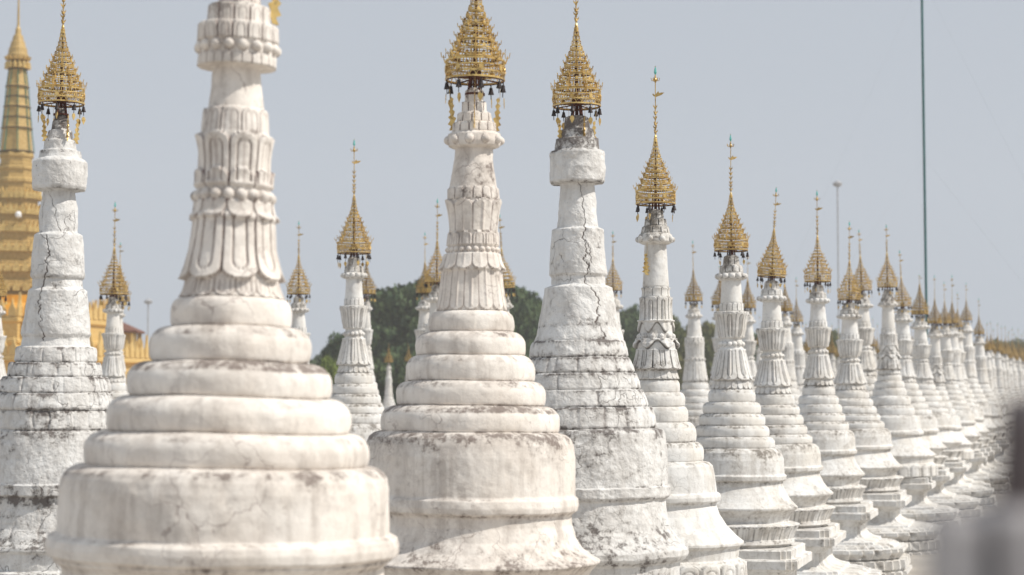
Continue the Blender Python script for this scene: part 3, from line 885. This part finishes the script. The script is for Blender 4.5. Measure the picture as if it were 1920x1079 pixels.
cD = [c for c in rD.children if c.name.startswith('crown')][0]
for i, (a, zz) in enumerate([(200, 0)]):
    o = new_obj('flame_pennant', CROWN[2]['flame_pennant'], cD)
    o.location = (math.cos(R(a)) * .55, math.sin(R(a)) * .55 - .35, -1.95); o.scale = (1.3, 1, .95)

# ---------------------------------------------------------------- templates for the many others (measured on the fifth and seventh of the row)
def template(x, Y, prof, cuts, feats, seed, nth, ds_px, lump, plinth, material=M_BLUE):
    root, m = stupa_measured(x, Y, prof, cuts, feats, material, 'template', nth=nth, ds_px=ds_px, lump=lump, seed=seed, plinth=plinth)
    return root, m
E_prof = [(478, 8, .7), (480, 12, .7), (496, 14, .5), (498, 19, .6), (510, 21, .4), (512, 22, .5), (513, 25, .4), (523, 25.5, .3), (525, 23, .3), (526, 18, .2), (545, 19, .05), (567, 21, .1), (568, 20.5, .2), (583, 21, .2), (585, 27, .3), (589, 27, .2), (600, 25.5, .1), (618, 24.5, .1), (630, 21.5, .2), (636, 19, .3), (640, 20, .3), (650, 22, .3),
          (655, 22, .3), (680, 27, .1), (712, 34, .2), (714, 32, .3), (716, 33, .3), (729, 36, .4), ('t', 730, 753, 44, .45), ('t', 754, 775, 54, .5), ('t', 776, 797, 62, .5), ('t', 798, 818, 70, .55), ('t', 819, 839, 80, .55),
          (840, 79, .5), (842, 86, .6), (848, 92, .6), (862, 96, .3), (888, 97, .2), (891, 101, .3), (899, 100, .4), (902, 94, .5), (910, 94, .2), (925, 101, .15), (938, 110, .3), (949, 121, .4), (953, 120, .4),
          (955, 116, .4), (965, 108, .3), (975, 104, .3), (977, 104, .3), (978, 116, .4), (981, 119, .3), (1008, 109, .3), (1010, 114, .4), (1016, 115, .3), (1018, 108, .3), (1022, 106, .3)]
E_feat = [fk(481, 496, 8, 1.5), fk(499, 510, 10, 1.5), fb(518, 5.6, 13, depth=1.05), fk(569, 583, 14, 2.2, line=.6), fp(584, 634, 8, 6.5, panel=.35, rib=.35, tip=.12, root=.35, back=.5, line=.75), fb(645, 4.6, 14),
          fp(655, 714, 8, 6, up=False, panel=.32, rib=.4, tip=.12, root=.45, back=.5, line=.75), fp(716, 730, 20, 4, up=False, panel=0, tip=.5, back=0, line=.5), fp(979, 1009, 24, 6, panel=.4, rib=.4, tip=.3, back=.4, root=.3, line=1.0)]
CUTS_E = [('capital', 526), ('lotus_column', 729), ('ringed_spire', 840), ('dome', 957), ('base_drum', 1022)]
def variant(prof, fr):      # a second design: longer column, slimmer rings
    out = []
    for p in prof:
        if p[0] == 't': out.append(('t', p[1], p[2], p[3] * fr, p[4]))
        else: out.append((p[0], p[1] * (1 if p[0] < 730 else fr), p[2] if len(p) > 2 else .12))
    return out
# smoother design with a plain tapering shaft
S_prof = [(478, 8, .6), (480, 12, .6), (496, 15, .5), (498, 20, .5), (512, 22, .4), (514, 25, .4), (524, 25, .3), (526, 20, .2), (585, 26, .1), (587, 30, .3), (600, 31, .2), (650, 31, .2), (652, 34, .4), (664, 34, .3), (668, 33, .3), (712, 38, .2), (729, 40, .3),
          ('t', 730, 753, 46, .45), ('t', 754, 775, 55, .5), ('t', 776, 797, 63, .5), ('t', 798, 818, 72, .55), ('t', 819, 839, 82, .55)] + E_prof[-19 + 0:]
S_prof = S_prof[:22] + [p for p in E_prof if p[0] != 't' and p[0] >= 840]
S_feat = [fb(519, 5.4, 12, depth=1.0), fk(587, 600, 14, 2), fp(600, 650, 10, 4, panel=.4, tip=.2, back=.3), fb(658, 4, 16), fp(668, 729, 12, 4, up=False, panel=.0, rib=.3, tip=.2, back=.3), fp(979, 1009, 24, 6, panel=.4, rib=.4, tip=.3, back=.4, root=.3, line=1.0)]

TPL = {}
def build_tpl(key, prof, feats, seed, nth, ds, plinth=120, at=(1370, 23.6), cuts=None, yc=470, rf=120):
    root, m = template(at[0], at[1], prof, cuts or CUTS_E, feats, seed, nth, ds, .004, plinth)
    kids = [(c.name.split('.')[0], c.data, c.rotation_euler.copy()) for c in root.children]
    TPL[key] = (kids, m.z(yc), m.r(rf))
    for c in list(root.children): bpy.data.objects.remove(c)
    bpy.data.objects.remove(root)
build_tpl('E', E_prof, E_feat, 11, 288, 1.5)
build_tpl('G', variant(E_prof, .93), E_feat, 12, 224, 2.0)
build_tpl('S', S_prof, S_feat, 13, 160, 2.5)
build_tpl('T', D_prof, D_feat, 16, 200, 2.4, 135, (1230, 18.8), [('capital', 460), ('lotus_column', 712), ('ringed_spire', 865), ('dome', 1024), ('base_drum', 1096)], 384, 162)
build_tpl('e', E_prof, E_feat, 14, 112, 3.5)
build_tpl('s', S_prof, S_feat, 15, 80, 4.5)

def stupa_copy(x, Y, y_crown, crown_r, key, label, group=None, detail=1, bells=8, lean=0.0, flare=None, crown_tilt=(0, 0), vane=True, rod=1.0, widen=1.0):
    """x: axis, y_crown: row of the crown's lower rim, both in the photograph"""
    kids, zc, rf = TPL[key]
    g = P(x, y_crown, Y)
    sz = g.z / zc
    sx = sz * widen if flare is None else flare * Y / FPX / rf
    root = empty('stupa', (g.x, Y, 0))
    tag(root, label, 'stupa', group)
    turn = random.choice([0, 1, 2, 3]) * PI / 2
    for name, me, rot in kids:
        c = new_obj(name, me, root)
        c.scale = (sx, sx, sz) if name != 'plinth' else (sx * 1.12, sx * 1.12, sz)
        c.rotation_euler = (rot[0], rot[1], rot[2] + turn + (random.uniform(-.4, .4) if name not in ('plinth', 'moulded_slab') else 0))
    make_crown(root, g.z, crown_r * Y / FPX, detail, bells=bells, rot=random.uniform(0, 1.5), tilt=crown_tilt, vane=vane, rod=rod)
    lean += random.gauss(0, R(.35))
    root.rotation_euler = (random.gauss(0, R(.4)), lean, 0)
    root.location.x -= math.sin(lean) * g.z
    return root

ROWG = 'white stupas of the long row'
stupa_copy(1371, 23.6, 471, 32, 'E', 'white lotus stupa of the long row with the tall crown, fifth from the front', None, 2, flare=120, rod=1.0)
stupa_copy(1446, 27.5, 520, 26.5, 'E', 'white lotus stupa whose thin gold rod bends to the right', None, 2, flare=109, crown_tilt=(0, R(4)), rod=.85)
stupa_copy(1533, 32.5, 529, 25, 'G', 'white stupa with gold crown free against the sky, next left of the thin grey mast', None, 1, flare=90, rod=1.0)
stupa_copy(1592, 37.0, 563, 21.5, 'E', 'white stupa whose low gold crown overlaps another, just right of the thin grey mast', None, 1, flare=93, rod=1.0, crown_tilt=(0, R(1.5)))
stupa_copy(1616, 43.0, 545, 19, 'e', 'white stupa half hidden behind the row, its gold crown peeping over the neighbour crown', None, 1, flare=84, rod=.75, crown_tilt=(0, R(-2)))
stupa_copy(1664, 42.0, 539, 19, 'T', 'white stupa with small free gold crown, midway between thin grey mast and tall teal mast', None, 1, flare=83, rod=.8)
stupa_copy(1692, 47.0, 575, 16.5, 'e', 'white stupa second to the left of the tall teal mast', None, 1, flare=80, rod=.85, crown_tilt=(0, R(-3)))
stupa_copy(1725, 52.0, 590, 16.5, 'e', 'white stupa directly left of the tall teal mast with short rodless crown', None, 0, flare=74, rod=.3)
stupa_copy(1753, 56.0, 607, 13.5, 'T', 'white stupa directly right of the tall teal mast', None, 0, flare=68, rod=.95, vane=False)
stupa_copy(1772, 60.0, 607, 12, 'e', 'white stupa second to the right of the tall teal mast', None, 0, flare=64, rod=.9)
stupa_copy(1786, 64.0, 606, 11.5, 's', 'white stupa behind two touching gold crowns right of the tall teal mast', None, 0, flare=58, rod=1.3)
stupa_copy(1795, 66.0, 614, 10, 'e', 'white stupa whose crown touches a taller one, right of the tall teal mast', None, 0, flare=58, rod=.9)
stupa_copy(1812, 68.0, 601, 11, 's', 'white stupa with free pointed crown, the last tall one before the row drops', None, 0, flare=56, rod=.85)
stupa_copy(1836, 76.0, 627, 10, 's', 'small far white stupa with free crown in front of pale green trees', None, 0, flare=48, rod=.95)
# the far end of the row: nothing tells these apart
FAR = 'tiny far white stupas at the distant end of the row'
FARL = 'tiny far white stupa with brown-gold crown crowded at the distant end of the row'
for i, (x, y, Y) in enumerate([(1851, 657, 86), (1858, 655, 92), (1871, 658, 97), (1878, 664, 102), (1885, 663, 108), (1892, 672, 112), (1898, 667, 118), (1903, 676, 124), (1910, 668, 128), (1916, 678, 132), (1922, 672, 138), (1930, 676, 145), (1941, 682, 150), (1864, 668, 104), (1889, 680, 126), (1907, 682, 140)]):
    stupa_copy(x, Y, y, 8.2, 's', FARL, FAR, 0, bells=0, flare=2500 / Y * 1.25, vane=False, rod=.85)

# stupas of the rows behind, left and centre
B2 = 'smaller white stupas of the rows behind'
stupa_copy(664, 30.0, 476, 32, 'E', 'white lotus stupa before the dark trees, between the two cream ones', None, 2, flare=98, rod=.95, lean=R(.2))
stupa_copy(687, 47.0, 552, 18, 'e', 'white stupa almost hidden behind the lotus stupa, only its gold crown edge showing', None, 0, flare=46, rod=.8)
stupa_copy(213, 40.0, 553, 26, 'E', 'white lotus stupa standing right before the golden terraces', None, 1, flare=76, rod=.95, lean=R(.3))
stupa_copy(225, 50.0, 566, 20, 'e', 'white stupa directly behind the one at the golden terraces, crown overlapping', None, 0, flare=45, rod=.6)
stupa_copy(-9, 38.0, 556, 22, 'e', 'white stupa cut by the left picture edge below the golden pagoda', None, 1, flare=80)
stupa_copy(560, 40.0, 552, 21.5, 'G', 'white stupa with small gold crown peeping between the closest stupa and the lotus stupa', None, 1, flare=80, rod=.85)
stupa_copy(819, 37.5, 530, 23, 'G', 'white stupa half behind the cream stupa with tall gold crown above the tree', None, 1, flare=84, rod=1.0, lean=R(.3))
stupa_copy(797, 45.0, 550, 17, 'e', 'white stupa whose low brown-gold crown sits beside a taller crown over the tree', None, 0, flare=72, rod=.95)
stupa_copy(944, 38.5, 541, 22, 'T', 'white stupa tucked between cream stupa and cracked brick stupa, crown leaning', None, 1, flare=80, rod=.85, crown_tilt=(0, R(-3)))
stupa_copy(1149, 39.5, 545, 17.5, 'e', 'white stupa half hidden behind the cracked brick stupa, small crown to its right', None, 1, flare=78, rod=.85)
stupa_copy(1301, 44.0, 565, 17, 'S', 'smooth small white stupa standing free in front of the olive trees', None, 0, flare=66, rod=.95)
stupa_copy(1350, 50.0, 572, 16, 'e', 'white stupa hidden behind the fifth of the row, crown edge at its left', None, 0, flare=60, rod=.3)
stupa_copy(1402, 48.0, 578, 15.5, 'e', 'white stupa seen in the gap right of the tall crowned lotus stupa', None, 0, flare=62, rod=.95)
stupa_copy(1472, 52.0, 584, 14.5, 's', 'white stupa in the narrow gap right of the bent gold rod', None, 0, flare=58, rod=.6)
stupa_copy(1493, 56.0, 604, 12.5, 's', 'slim white stupa with pointed crown left of the free crowned one', None, 0, flare=56, rod=.95)
FARB = 'far stupas low between the row and the trees'
for x, y, Y in [(1560, 662, 92), (1548, 656, 98), (1573, 668, 104), (1637, 650, 88), (1710, 658, 90), (1645, 662, 101), (1424, 646, 99), (1512, 660, 100)]:
    stupa_copy(x, Y, y, 8.0, 's', 'far low stupa with brown-gold crown showing small between stupas of the row', FARB, 0, bells=0, flare=28, vane=False)
stupa_copy(729, 98.0, 680, 8.0, 's', 'tiny slender white stupa far off before the dark tree, gold tipped', None, 0, bells=0, flare=22, vane=False, rod=.3)
stupa_copy(766, 102.0, 678, 7.5, 's', 'tiny far stupa before the dark tree, its side hidden by the cream stupa', None, 0, bells=0, flare=22, vane=False, rod=.3)

# ---------------------------------------------------------------- golden pagoda
def pagoda():
    Y = 112.0; k = Y / FPX
    c = P(28, 500, Y)
    root = empty('golden_pagoda', (c.x, Y, 0))
    tag(root, 'tall golden pagoda with tiered spire and flame-edged terraces behind the left stupas', 'pagoda')
    z = lambda y: P(28, y, Y).z
    def poly(prof, n, ph): # faceted lathe
        b = MB(); vs = []
        for y, r_ in prof:
            for i in range(n):
                a = ph + 2 * PI * i / n
                vs.append((math.cos(a) * r_ * k, math.sin(a) * r_ * k, z(y)))
        fs_ = [(i * n + j, (i + 1) * n + j, (i + 1) * n + (j + 1) % n, i * n + (j + 1) % n) for i in range(len(prof) - 1) for j in range(n)]
        b.add(vs, fs_); return b
    # spire shaft with hoops
    pr = [(118, 14), (160, 19), (162, 21), (166, 21), (167, 19), (198, 22), (200, 24), (204, 24), (205, 23), (238, 26), (240, 28), (244, 28), (245, 26), (285, 30), (288, 32)]
    poly(pr, 8, .3).build('spire_shaft', M_PGOLD, root)
    b = MB()
    for i in range(8):
        a = .3 + 2 * PI * i / 8
        b.tube([(math.cos(a) * r_ * k * 1.02, math.sin(a) * r_ * k * 1.02, z(y)) for y, r_ in ((118, 14), (165, 20), (204, 23), (244, 27), (286, 32))], .032, 4)
    b.build('green_light_cable', flat('green_cable', (.05, .22, .14), .5), root)
    b = MB()
    for y, r_ in ((164, 21.5), (202, 24.5), (242, 28.5), (286, 32), (131, 17), (183, 21.5), (222, 25.2)):
        ring_ = [(math.cos(.3 + 2 * PI * i / 8) * r_ * k, math.sin(.3 + 2 * PI * i / 8) * r_ * k, z(y)) for i in range(8)]
        b = MB(); b.tube(ring_, .05, 4, True)
        b.build('hoop', M_PATINA, root)
    # crown
    b = poly([(-25, 1.0), (0, 1.5), (50, 2.4), (56, 5), (66, 6), (68, 9), (78, 11), (80, 13), (90, 15), (92, 17), (102, 18), (104, 20), (114, 20), (116, 14)], 16, 0)
    cr = b.build('crown', M_PGOLD, root)
    b = MB()
    for i in range(16):
        a = 2 * PI * i / 16
        b.tube([(math.cos(a) * 21 * k, math.sin(a) * 21 * k, z(114)), (math.cos(a) * 24 * k, math.sin(a) * 24 * k, z(108))], .06, 4)
        b.lathe([(.02, 0), (.09, -.1), (.12, -.4), (.02, -.4)], 6, (math.cos(a) * 21 * k, math.sin(a) * 21 * k, z(117)))
    b.build('crown_bells', M_GOLD, cr)
    # stacked mouldings below
    seg = []
    tiers = [(288, 30, 34), (312, 32, 37), (335, 36, 42), (362, 41, 48), (392, 46, 55), (425, 52, 62), (462, 60, 71), (500, 69, 82), (536, 78, 92)]
    prof = []
    for i, (y, r0, r1) in enumerate(tiers):
        yn = tiers[i + 1][0] if i + 1 < len(tiers) else 560
        h = yn - y
        prof += [(y, r0), (y + h * .15, r1), (y + h * .35, r1), (y + h * .4, r1 * .93), (y + h * .8, r1 * .90), (y + h * .85, r1 * .97), (yn, r1 * .97)]
    poly(prof, 8, PI / 8 + .26).build('moulded_spire', M_PGOLD, root)
    b = MB()
    def flame(o, ax, hgt, wd):
        b.plate([(-wd, 0), (wd, 0), (wd * .9, hgt * .35), (wd * .3, hgt * .65), (0, hgt), (-wd * .3, hgt * .65), (-wd * .9, hgt * .35)], .12, o, ax, (0, 0, 1))
    for y, r0, r1 in tiers[3:]:
        for i in range(8):
            a0 = PI / 8 + .26 + 2 * PI * i / 8; a1 = a0 + 2 * PI / 8
            p0 = Vector((math.cos(a0), math.sin(a0), 0)) * r1 * k * 1.01; p1 = Vector((math.cos(a1), math.sin(a1), 0)) * r1 * k * 1.01
            for t in (0, .25, .5, .75):
                p = p0.lerp(p1, t + .02); p.z = z(y + 14)
                flame(p, (p1 - p0).normalized(), .62, .2)
    b.build('spire_flame_leaves', M_GOLD, root)
    # bell and orange flare
    poly([(558, 90), (572, 88), (600, 96), (630, 108), (655, 130), (665, 150), (672, 150)], 32, 0).build('orange_bell', M_ORANGE, root)
    # square terraces with flame battlements; set square to the rows
    rot = ROW_ROT
    for nm, hw, yt, yb, nfl in (('upper_terrace', 158, 600, 690, 15), ('lower_terrace', 250, 672, 760, 20), ('foot_terrace', 330, 745, 850, 22)):
        b = MB(); P4 = []
        steps = [(yt, 0.0, .97), (yt + 4, 0, 1.0), (yt + 10, 0, 1.0), (yt + 12, 0, .965), (yt + 40, 0, .955), (yt + 42, 0, .985), (yt + 48, 0, .985), (yt + 50, 0, .95), (yb, 0, .95)]
        vs = []; N = None
        for (y, _, s_) in steps:
            ring = redent(hw * k * s_); N = len(ring)
            for px, py in ring: vs.append((px, py, max(0, z(y)) if y < 840 else 0))
        fs_ = [(i * N + j, (i + 1) * N + j, (i + 1) * N + (j + 1) % N, i * N + (j + 1) % N) for i in range(len(steps) - 1) for j in range(N)]
        fs_.append(tuple(range(N)))
        b.add(vs, fs_)
        o = b.build(nm, M_YGOLD, root); o.rotation_euler = (0, 0, rot)
        b = MB()
        ring = [Vector((px, py, 0)) for px, py in redent(hw * k * .985)]
        for i in range(len(ring)):
            p0, p1 = ring[i], ring[(i + 1) % len(ring)]
            L = (p1 - p0).length; m = max(1, int(L / .62))
            for t in range(m):
                p = p0.lerp(p1, (t + .5) / m); p.z = z(yt) - .02
                big = (t == 0 and i % 7 in (0, 6)) 
                flame(p, (p1 - p0).normalized(), 1.3 if (t % 3 == 0) else .95, .25)
        f = b.build('flame_battlement', M_YGOLD, o)
    b = MB(); b.lathe([(.02, -.15), (.16, -.05), (.18, .1), (.1, .22), (.02, .25)], 12); b.tube([(0, .1, 0), (0, 1.2, -.1)], .04, 5)
    o = b.build('floodlight', M_WHITE, root); q = P(50, 411, Y); o.location = (q.x - c.x, -1.9, q.z)
pagoda()
# small pavilion roof behind the terraces
pv = P(222, 620, 128); 
pav = empty('pavilion', (pv.x, 128, 0)); tag(pav, 'pavilion with dark reddish roof showing above the golden terraces', 'pavilion')
b = MB(); h1, h2 = 1.45, .2
zr, ze = P(222, 604, 128).z, P(222, 622, 128).z
vs = [(-h1, -h1, ze), (h1, -h1, ze), (h1, h1, ze), (-h1, h1, ze), (-h2, -h2, zr), (h2, -h2, zr), (h2, h2, zr), (-h2, h2, zr), (-h1, -h1, ze - .12), (h1, -h1, ze - .12), (h1, h1, ze - .12), (-h1, h1, ze - .12)]
b.add(vs, [(0, 1, 5, 4), (1, 2, 6, 5), (2, 3, 7, 6), (3, 0, 4, 7), (4, 5, 6, 7), (0, 8, 9, 1), (1, 9, 10, 2), (2, 10, 11, 3), (3, 11, 8, 0), (8, 11, 10, 9)])
b.build('roof', M_ROOF, pav)
b = MB(); b.box((0, 0, (ze - .13) / 2), (1.0, 1.0, (ze - .13) / 2)); b.build('wall', M_YGOLD, pav)
for sx in (-1, 1):
    for sy in (-1, 1):
        b = MB(); b.box((sx * 1.15, sy * 1.15, (ze - .12) / 2), (.12, .12, (ze - .12) / 2)); b.build('post', M_PGOLD, pav)

# ---------------------------------------------------------------- masts
def mast(name, x, ytop, ybase, Y, rad, material, label, dx=0, cross=False, lattice=False):
    g = P(x, 650, Y); top = P(x + dx, ytop, Y).z
    root = empty(name, (g.x, Y, 0)); tag(root, label, 'mast')
    b = MB()
    if lattice:
        for i in range(3):
            a = 2 * PI * i / 3; b.tube([(math.cos(a) * rad, math.sin(a) * rad, 0), (math.cos(a) * rad, math.sin(a) * rad, top)], rad * .30, 5)
        n = int(top / (rad * 4))
        for j in range(n):
            for i in range(3):
                a, a2 = 2 * PI * i / 3, 2 * PI * (i + 1) / 3
                b.tube([(math.cos(a) * rad, math.sin(a) * rad, j * top / n), (math.cos(a2) * rad, math.sin(a2) * rad, (j + 1) * top / n)], rad * .16, 3)
    else: b.tube([(0, 0, 0), (0, 0, top * .5), (0, 0, top)], rad, 8)
    b.build('pole', material, root)
    if cross:
        b = MB(); b.lathe([(.03, 0), (.32, .12), (.38, .3), (.1, .5), (.02, .52)], 10, (0, 0, top)); b.build('lamp_head', M_GREY, root)
    return root, top
m1, t1 = mast('radio_mast', 1738.5, -60, 640, 75, .05, M_TEAL, 'tall teal guyed mast rising past the picture top at the right')
m1.rotation_euler = (0, R(-.15), 0)
for ang in (200, 320, 80):
    b = MB(); a = R(ang)
    for zz in (t1 * .98, t1 * .62): b.tube([(0, 0, zz), (math.cos(a) * 9.5, math.sin(a) * 9.5, 0.02)], .002, 3)
    b.build('guy_wire', M_GREY, m1)
mast('lamp_mast', 1573, 352, 640, 150, .055, M_GREY, 'thin pale grey mast with small lamp head between two gold crowns', cross=True)
mast('far_mast', 277, 572, 640, 170, .06, M_GREY, 'faint thin far mast above the golden terraces', cross=True)

# ---------------------------------------------------------------- trees
def crown_mesh(name, seed, material, n_cl=105, leaves=230, flat_=.75, leaf=.19):
    r2 = np.random.default_rng(seed)
    V = []; 
    cl = []
    for i in range(n_cl):
        while True:
            p = r2.uniform(-1, 1, 3)
            d = np.linalg.norm(p)
            if .25 < d < 1 and p[2] > -.55: break
        s_ = r2.uniform(.16, .36)
        cl.append((p * .86, s_))
    allq = []
    for p, s_ in cl:
        n = int(leaves * (s_ / .26) ** 2)
        d = r2.normal(size=(n, 3)); d /= np.linalg.norm(d, axis=1)[:, None]
        rad = s_ * r2.uniform(.55, 1.08, (n, 1)) ** .6
        c = p + d * rad * np.array([1, 1, .8])
        c[:, 2] *= flat_
        nrm = d + r2.normal(scale=.7, size=(n, 3)); nrm /= np.linalg.norm(nrm, axis=1)[:, None]
        t = np.cross(nrm, r2.normal(size=(n, 3))); t /= np.linalg.norm(t, axis=1)[:, None]
        b_ = np.cross(nrm, t)
        sz = leaf * .3 * r2.uniform(.5, 1.25, (n, 1))
        q = np.stack([c - t * sz, c - b_ * sz * .6, c + t * sz, c + b_ * sz * .6], 1)
        allq.append(q)
    Q = np.concatenate(allq); n = len(Q)
    return mesh_np(name, Q.reshape(-1, 3), np.arange(n * 4).reshape(-1, 4), material, False)
CM = {}
for mi in range(3):
    CM[mi] = [crown_mesh('crown', 100 + 10 * mi + v, M_LEAF[mi]) for v in range(3)]
def trunk_mesh(seed):
    r2 = random.Random(seed); b = MB()
    b.tube([(0, 0, 0), (.02, .01, .45), (.0, .03, .9)], .055, 8, r2=.035)
    for i in range(6):
        a = 2 * PI * i / 6 + r2.uniform(-.3, .3); z0 = r2.uniform(.5, .85)
        b.tube([(0, .02, z0), (math.cos(a) * .16, math.sin(a) * .16, z0 + .22), (math.cos(a) * .42, math.sin(a) * .42, z0 + .45)], .028, 6, r2=.010)
    return b.mesh('trunk', M_BARK, True)
TM = [trunk_mesh(s_) for s_ in range(3)]
def tree(x, Y, ytop, wpx, mi, label, group=None, low=.35):
    g = P(x, ytop, Y); H = g.z; Wd = wpx / 2 * Y / FPX
    root = empty('tree', (g.x, Y, 0), random.uniform(0, 6)); tag(root, label, 'tree', group)
    v = random.randrange(3)
    base = H * low; half = (H - base) / 2
    c = new_obj('crown', CM[mi][v], root); c.location = (0, 0, base + half * .9); c.scale = (Wd * 1.15, Wd * 1.15, half * 1.4)
    t = new_obj('trunk', TM[v], root); t.scale = (Wd * 1.1, Wd * 1.1, base + half * .2)
    return root
tree(782, 150, 528, 190, 0, 'large dark green tree, highest dome left of the cream stupa', low=.25)
tree(715, 154, 585, 120, 0, 'dark green tree lower on the left slope of the large dark tree', low=.15)
tree(835, 146, 545, 130, 0, 'dark green tree directly behind the cream stupa', low=.2)
tree(655, 140, 620, 120, 0, 'low dark green tree left of the lotus stupa', low=.1)
tree(615, 120, 664, 60, 2, 'small bright green tree left of the lotus stupa', low=.05)
tree(760, 135, 640, 150, 0, 'dark green tree behind the tiny slender stupas', low=.1)
tree(640, 132, 690, 130, 1, 'olive bush at the foot of the low dark tree', low=.02)
tree(960, 150, 532, 120, 0, 'dark green tree between the cream stupa and the cracked brick one', low=.2)
tree(1010, 158, 580, 90, 0, 'dark green tree partly behind the cracked brick stupa', low=.2)
tree(905, 144, 560, 120, 0, 'dark green tree hidden behind the column of the cream stupa', low=.2)
tree(1180, 170, 577, 95, 0, 'dark green tree between the cracked brick stupa and the slender one', low=.2)
tree(1135, 176, 600, 100, 0, 'dark green tree right behind the cracked brick stupa shoulder', low=.2)
tree(1262, 160, 590, 80, 1, 'olive brown tree right of the slender stupa', low=.2)
tree(1325, 166, 600, 90, 1, 'olive brown tree behind the smooth small stupa', low=.2)
tree(1290, 190, 612, 120, 0, 'dark green tree far behind the smooth small stupa', low=.1)
tree(1400, 195, 622, 120, 0, 'dark green tree behind the gap beside the tall crowned stupa', low=.1)
tree(1555, 180, 606, 90, 1, 'olive tree showing left of the thin grey mast', low=.1)
TG = 'pale far trees along the horizon'
for i, x in enumerate(range(1130, 2060, 46)):
    tree(x + random.uniform(-12, 12), random.uniform(225, 270), random.uniform(634, 650) - max(0, (x - 1800)) * .09, random.uniform(90, 130), random.choice([0, 1, 1]), 'pale far tree in the hazy tree line along the horizon', TG, low=.02)
for i, x in enumerate(range(560, 1130, 60)):
    tree(x + random.uniform(-12, 12), random.uniform(185, 210), random.uniform(650, 668), random.uniform(100, 140), 0, 'far dark tree in the low belt behind the stupas', 'far dark trees behind the stupas', low=.02)

# ---------------------------------------------------------------- the blurred stone post right in front of the lens
def near_post():
    Y = 1.3; k = Y / FPX
    g = P(1925, 900, Y)
    root = empty('stone_post', (g.x, Y, 0)); tag(root, 'dark weathered stone post with stepped pale foot, close and blurred at the lower right corner', 'post')
    z = lambda y: P(1925, y, Y).z
    def blk(name, rows, material, sides=4, ph=PI / 4):
        b = MB(); vs = []
        for y, r_ in rows:
            zz = z(y) if y < 5000 else 0
            for i in range(sides):
                a = ph + 2 * PI * i / sides; q = r_ * k * (math.sqrt(2) if sides == 4 else 1)
                vs.append((math.cos(a) * q, math.sin(a) * q, zz))
        fs_ = [(i * sides + j, (i + 1) * sides + j, (i + 1) * sides + (j + 1) % sides, i * sides + (j + 1) % sides) for i in range(len(rows) - 1) for j in range(sides)]
        fs_.append(tuple(range(sides)))
        b.add(vs, fs_); o = b.build(name, material, root); o.rotation_euler = (0, 0, R(8)); return o
    def box(name, x0, x1, y0, material, dy=0.0, dep=.05):
        xa, xb = P(x0, 900, Y).x - g.x, P(x1, 900, Y).x - g.x
        zt = z(y0); b = MB()
        vs = []
        for zz, f in ((0, 1.0), (zt - .008, 1.0), (zt, .86)):
            cx, hx = (xa + xb) / 2, (xb - xa) / 2 * f
            vs += [(cx - hx, dy - dep * f, zz), (cx + hx, dy - dep * f, zz), (cx + hx, dy + dep * f, zz), (cx - hx, dy + dep * f, zz)]
        b.add(vs, [(0, 3, 2, 1), (8, 9, 10, 11)] + [(l * 4 + i, l * 4 + (i + 1) % 4, l * 4 + 4 + (i + 1) % 4, l * 4 + 4 + i) for l in (0, 1) for i in range(4)])
        b.build(name, material, root)
    blk('shaft', [(738, 24), (750, 38), (850, 41), (935, 46), (950, 60)], M_DSTONE)
    box('side_block', 1752, 1822, 962, M_STONE, .0, .035)
    box('recess', 1822, 1848, 972, M_DSTONE, .015, .03)  # connecting block in the gap, its shade put in as dark stone colour
    box('main_block', 1848, 2010, 948, M_STONE, .01, .05)
near_post()

# ---------------------------------------------------------------- ground and air
me = mesh_np('ground', [(-330, -60, 0), (330, -60, 0), (330, 330, 0), (-330, 330, 0)], [[0, 1, 2, 3]], M_GROUND, False)
tag(new_obj('ground', me), kind='structure')
b = MB(); b.box((0, 135, 19.5), (332, 198, 20.6))
hz = bpy.data.materials.new('hazy_air'); hz.use_nodes = True
hn = hz.node_tree; hn.nodes.clear()
ho = hn.nodes.new('ShaderNodeOutputMaterial'); hv = hn.nodes.new('ShaderNodeVolumePrincipled')
hv.inputs['Color'].default_value = (.97, .97, .98, 1); hv.inputs['Density'].default_value = .0006; hv.inputs['Anisotropy'].default_value = 0
hn.links.new(hv.outputs[0], ho.inputs['Volume'])
haze = b.build('haze', hz); tag(haze, kind='stuff')
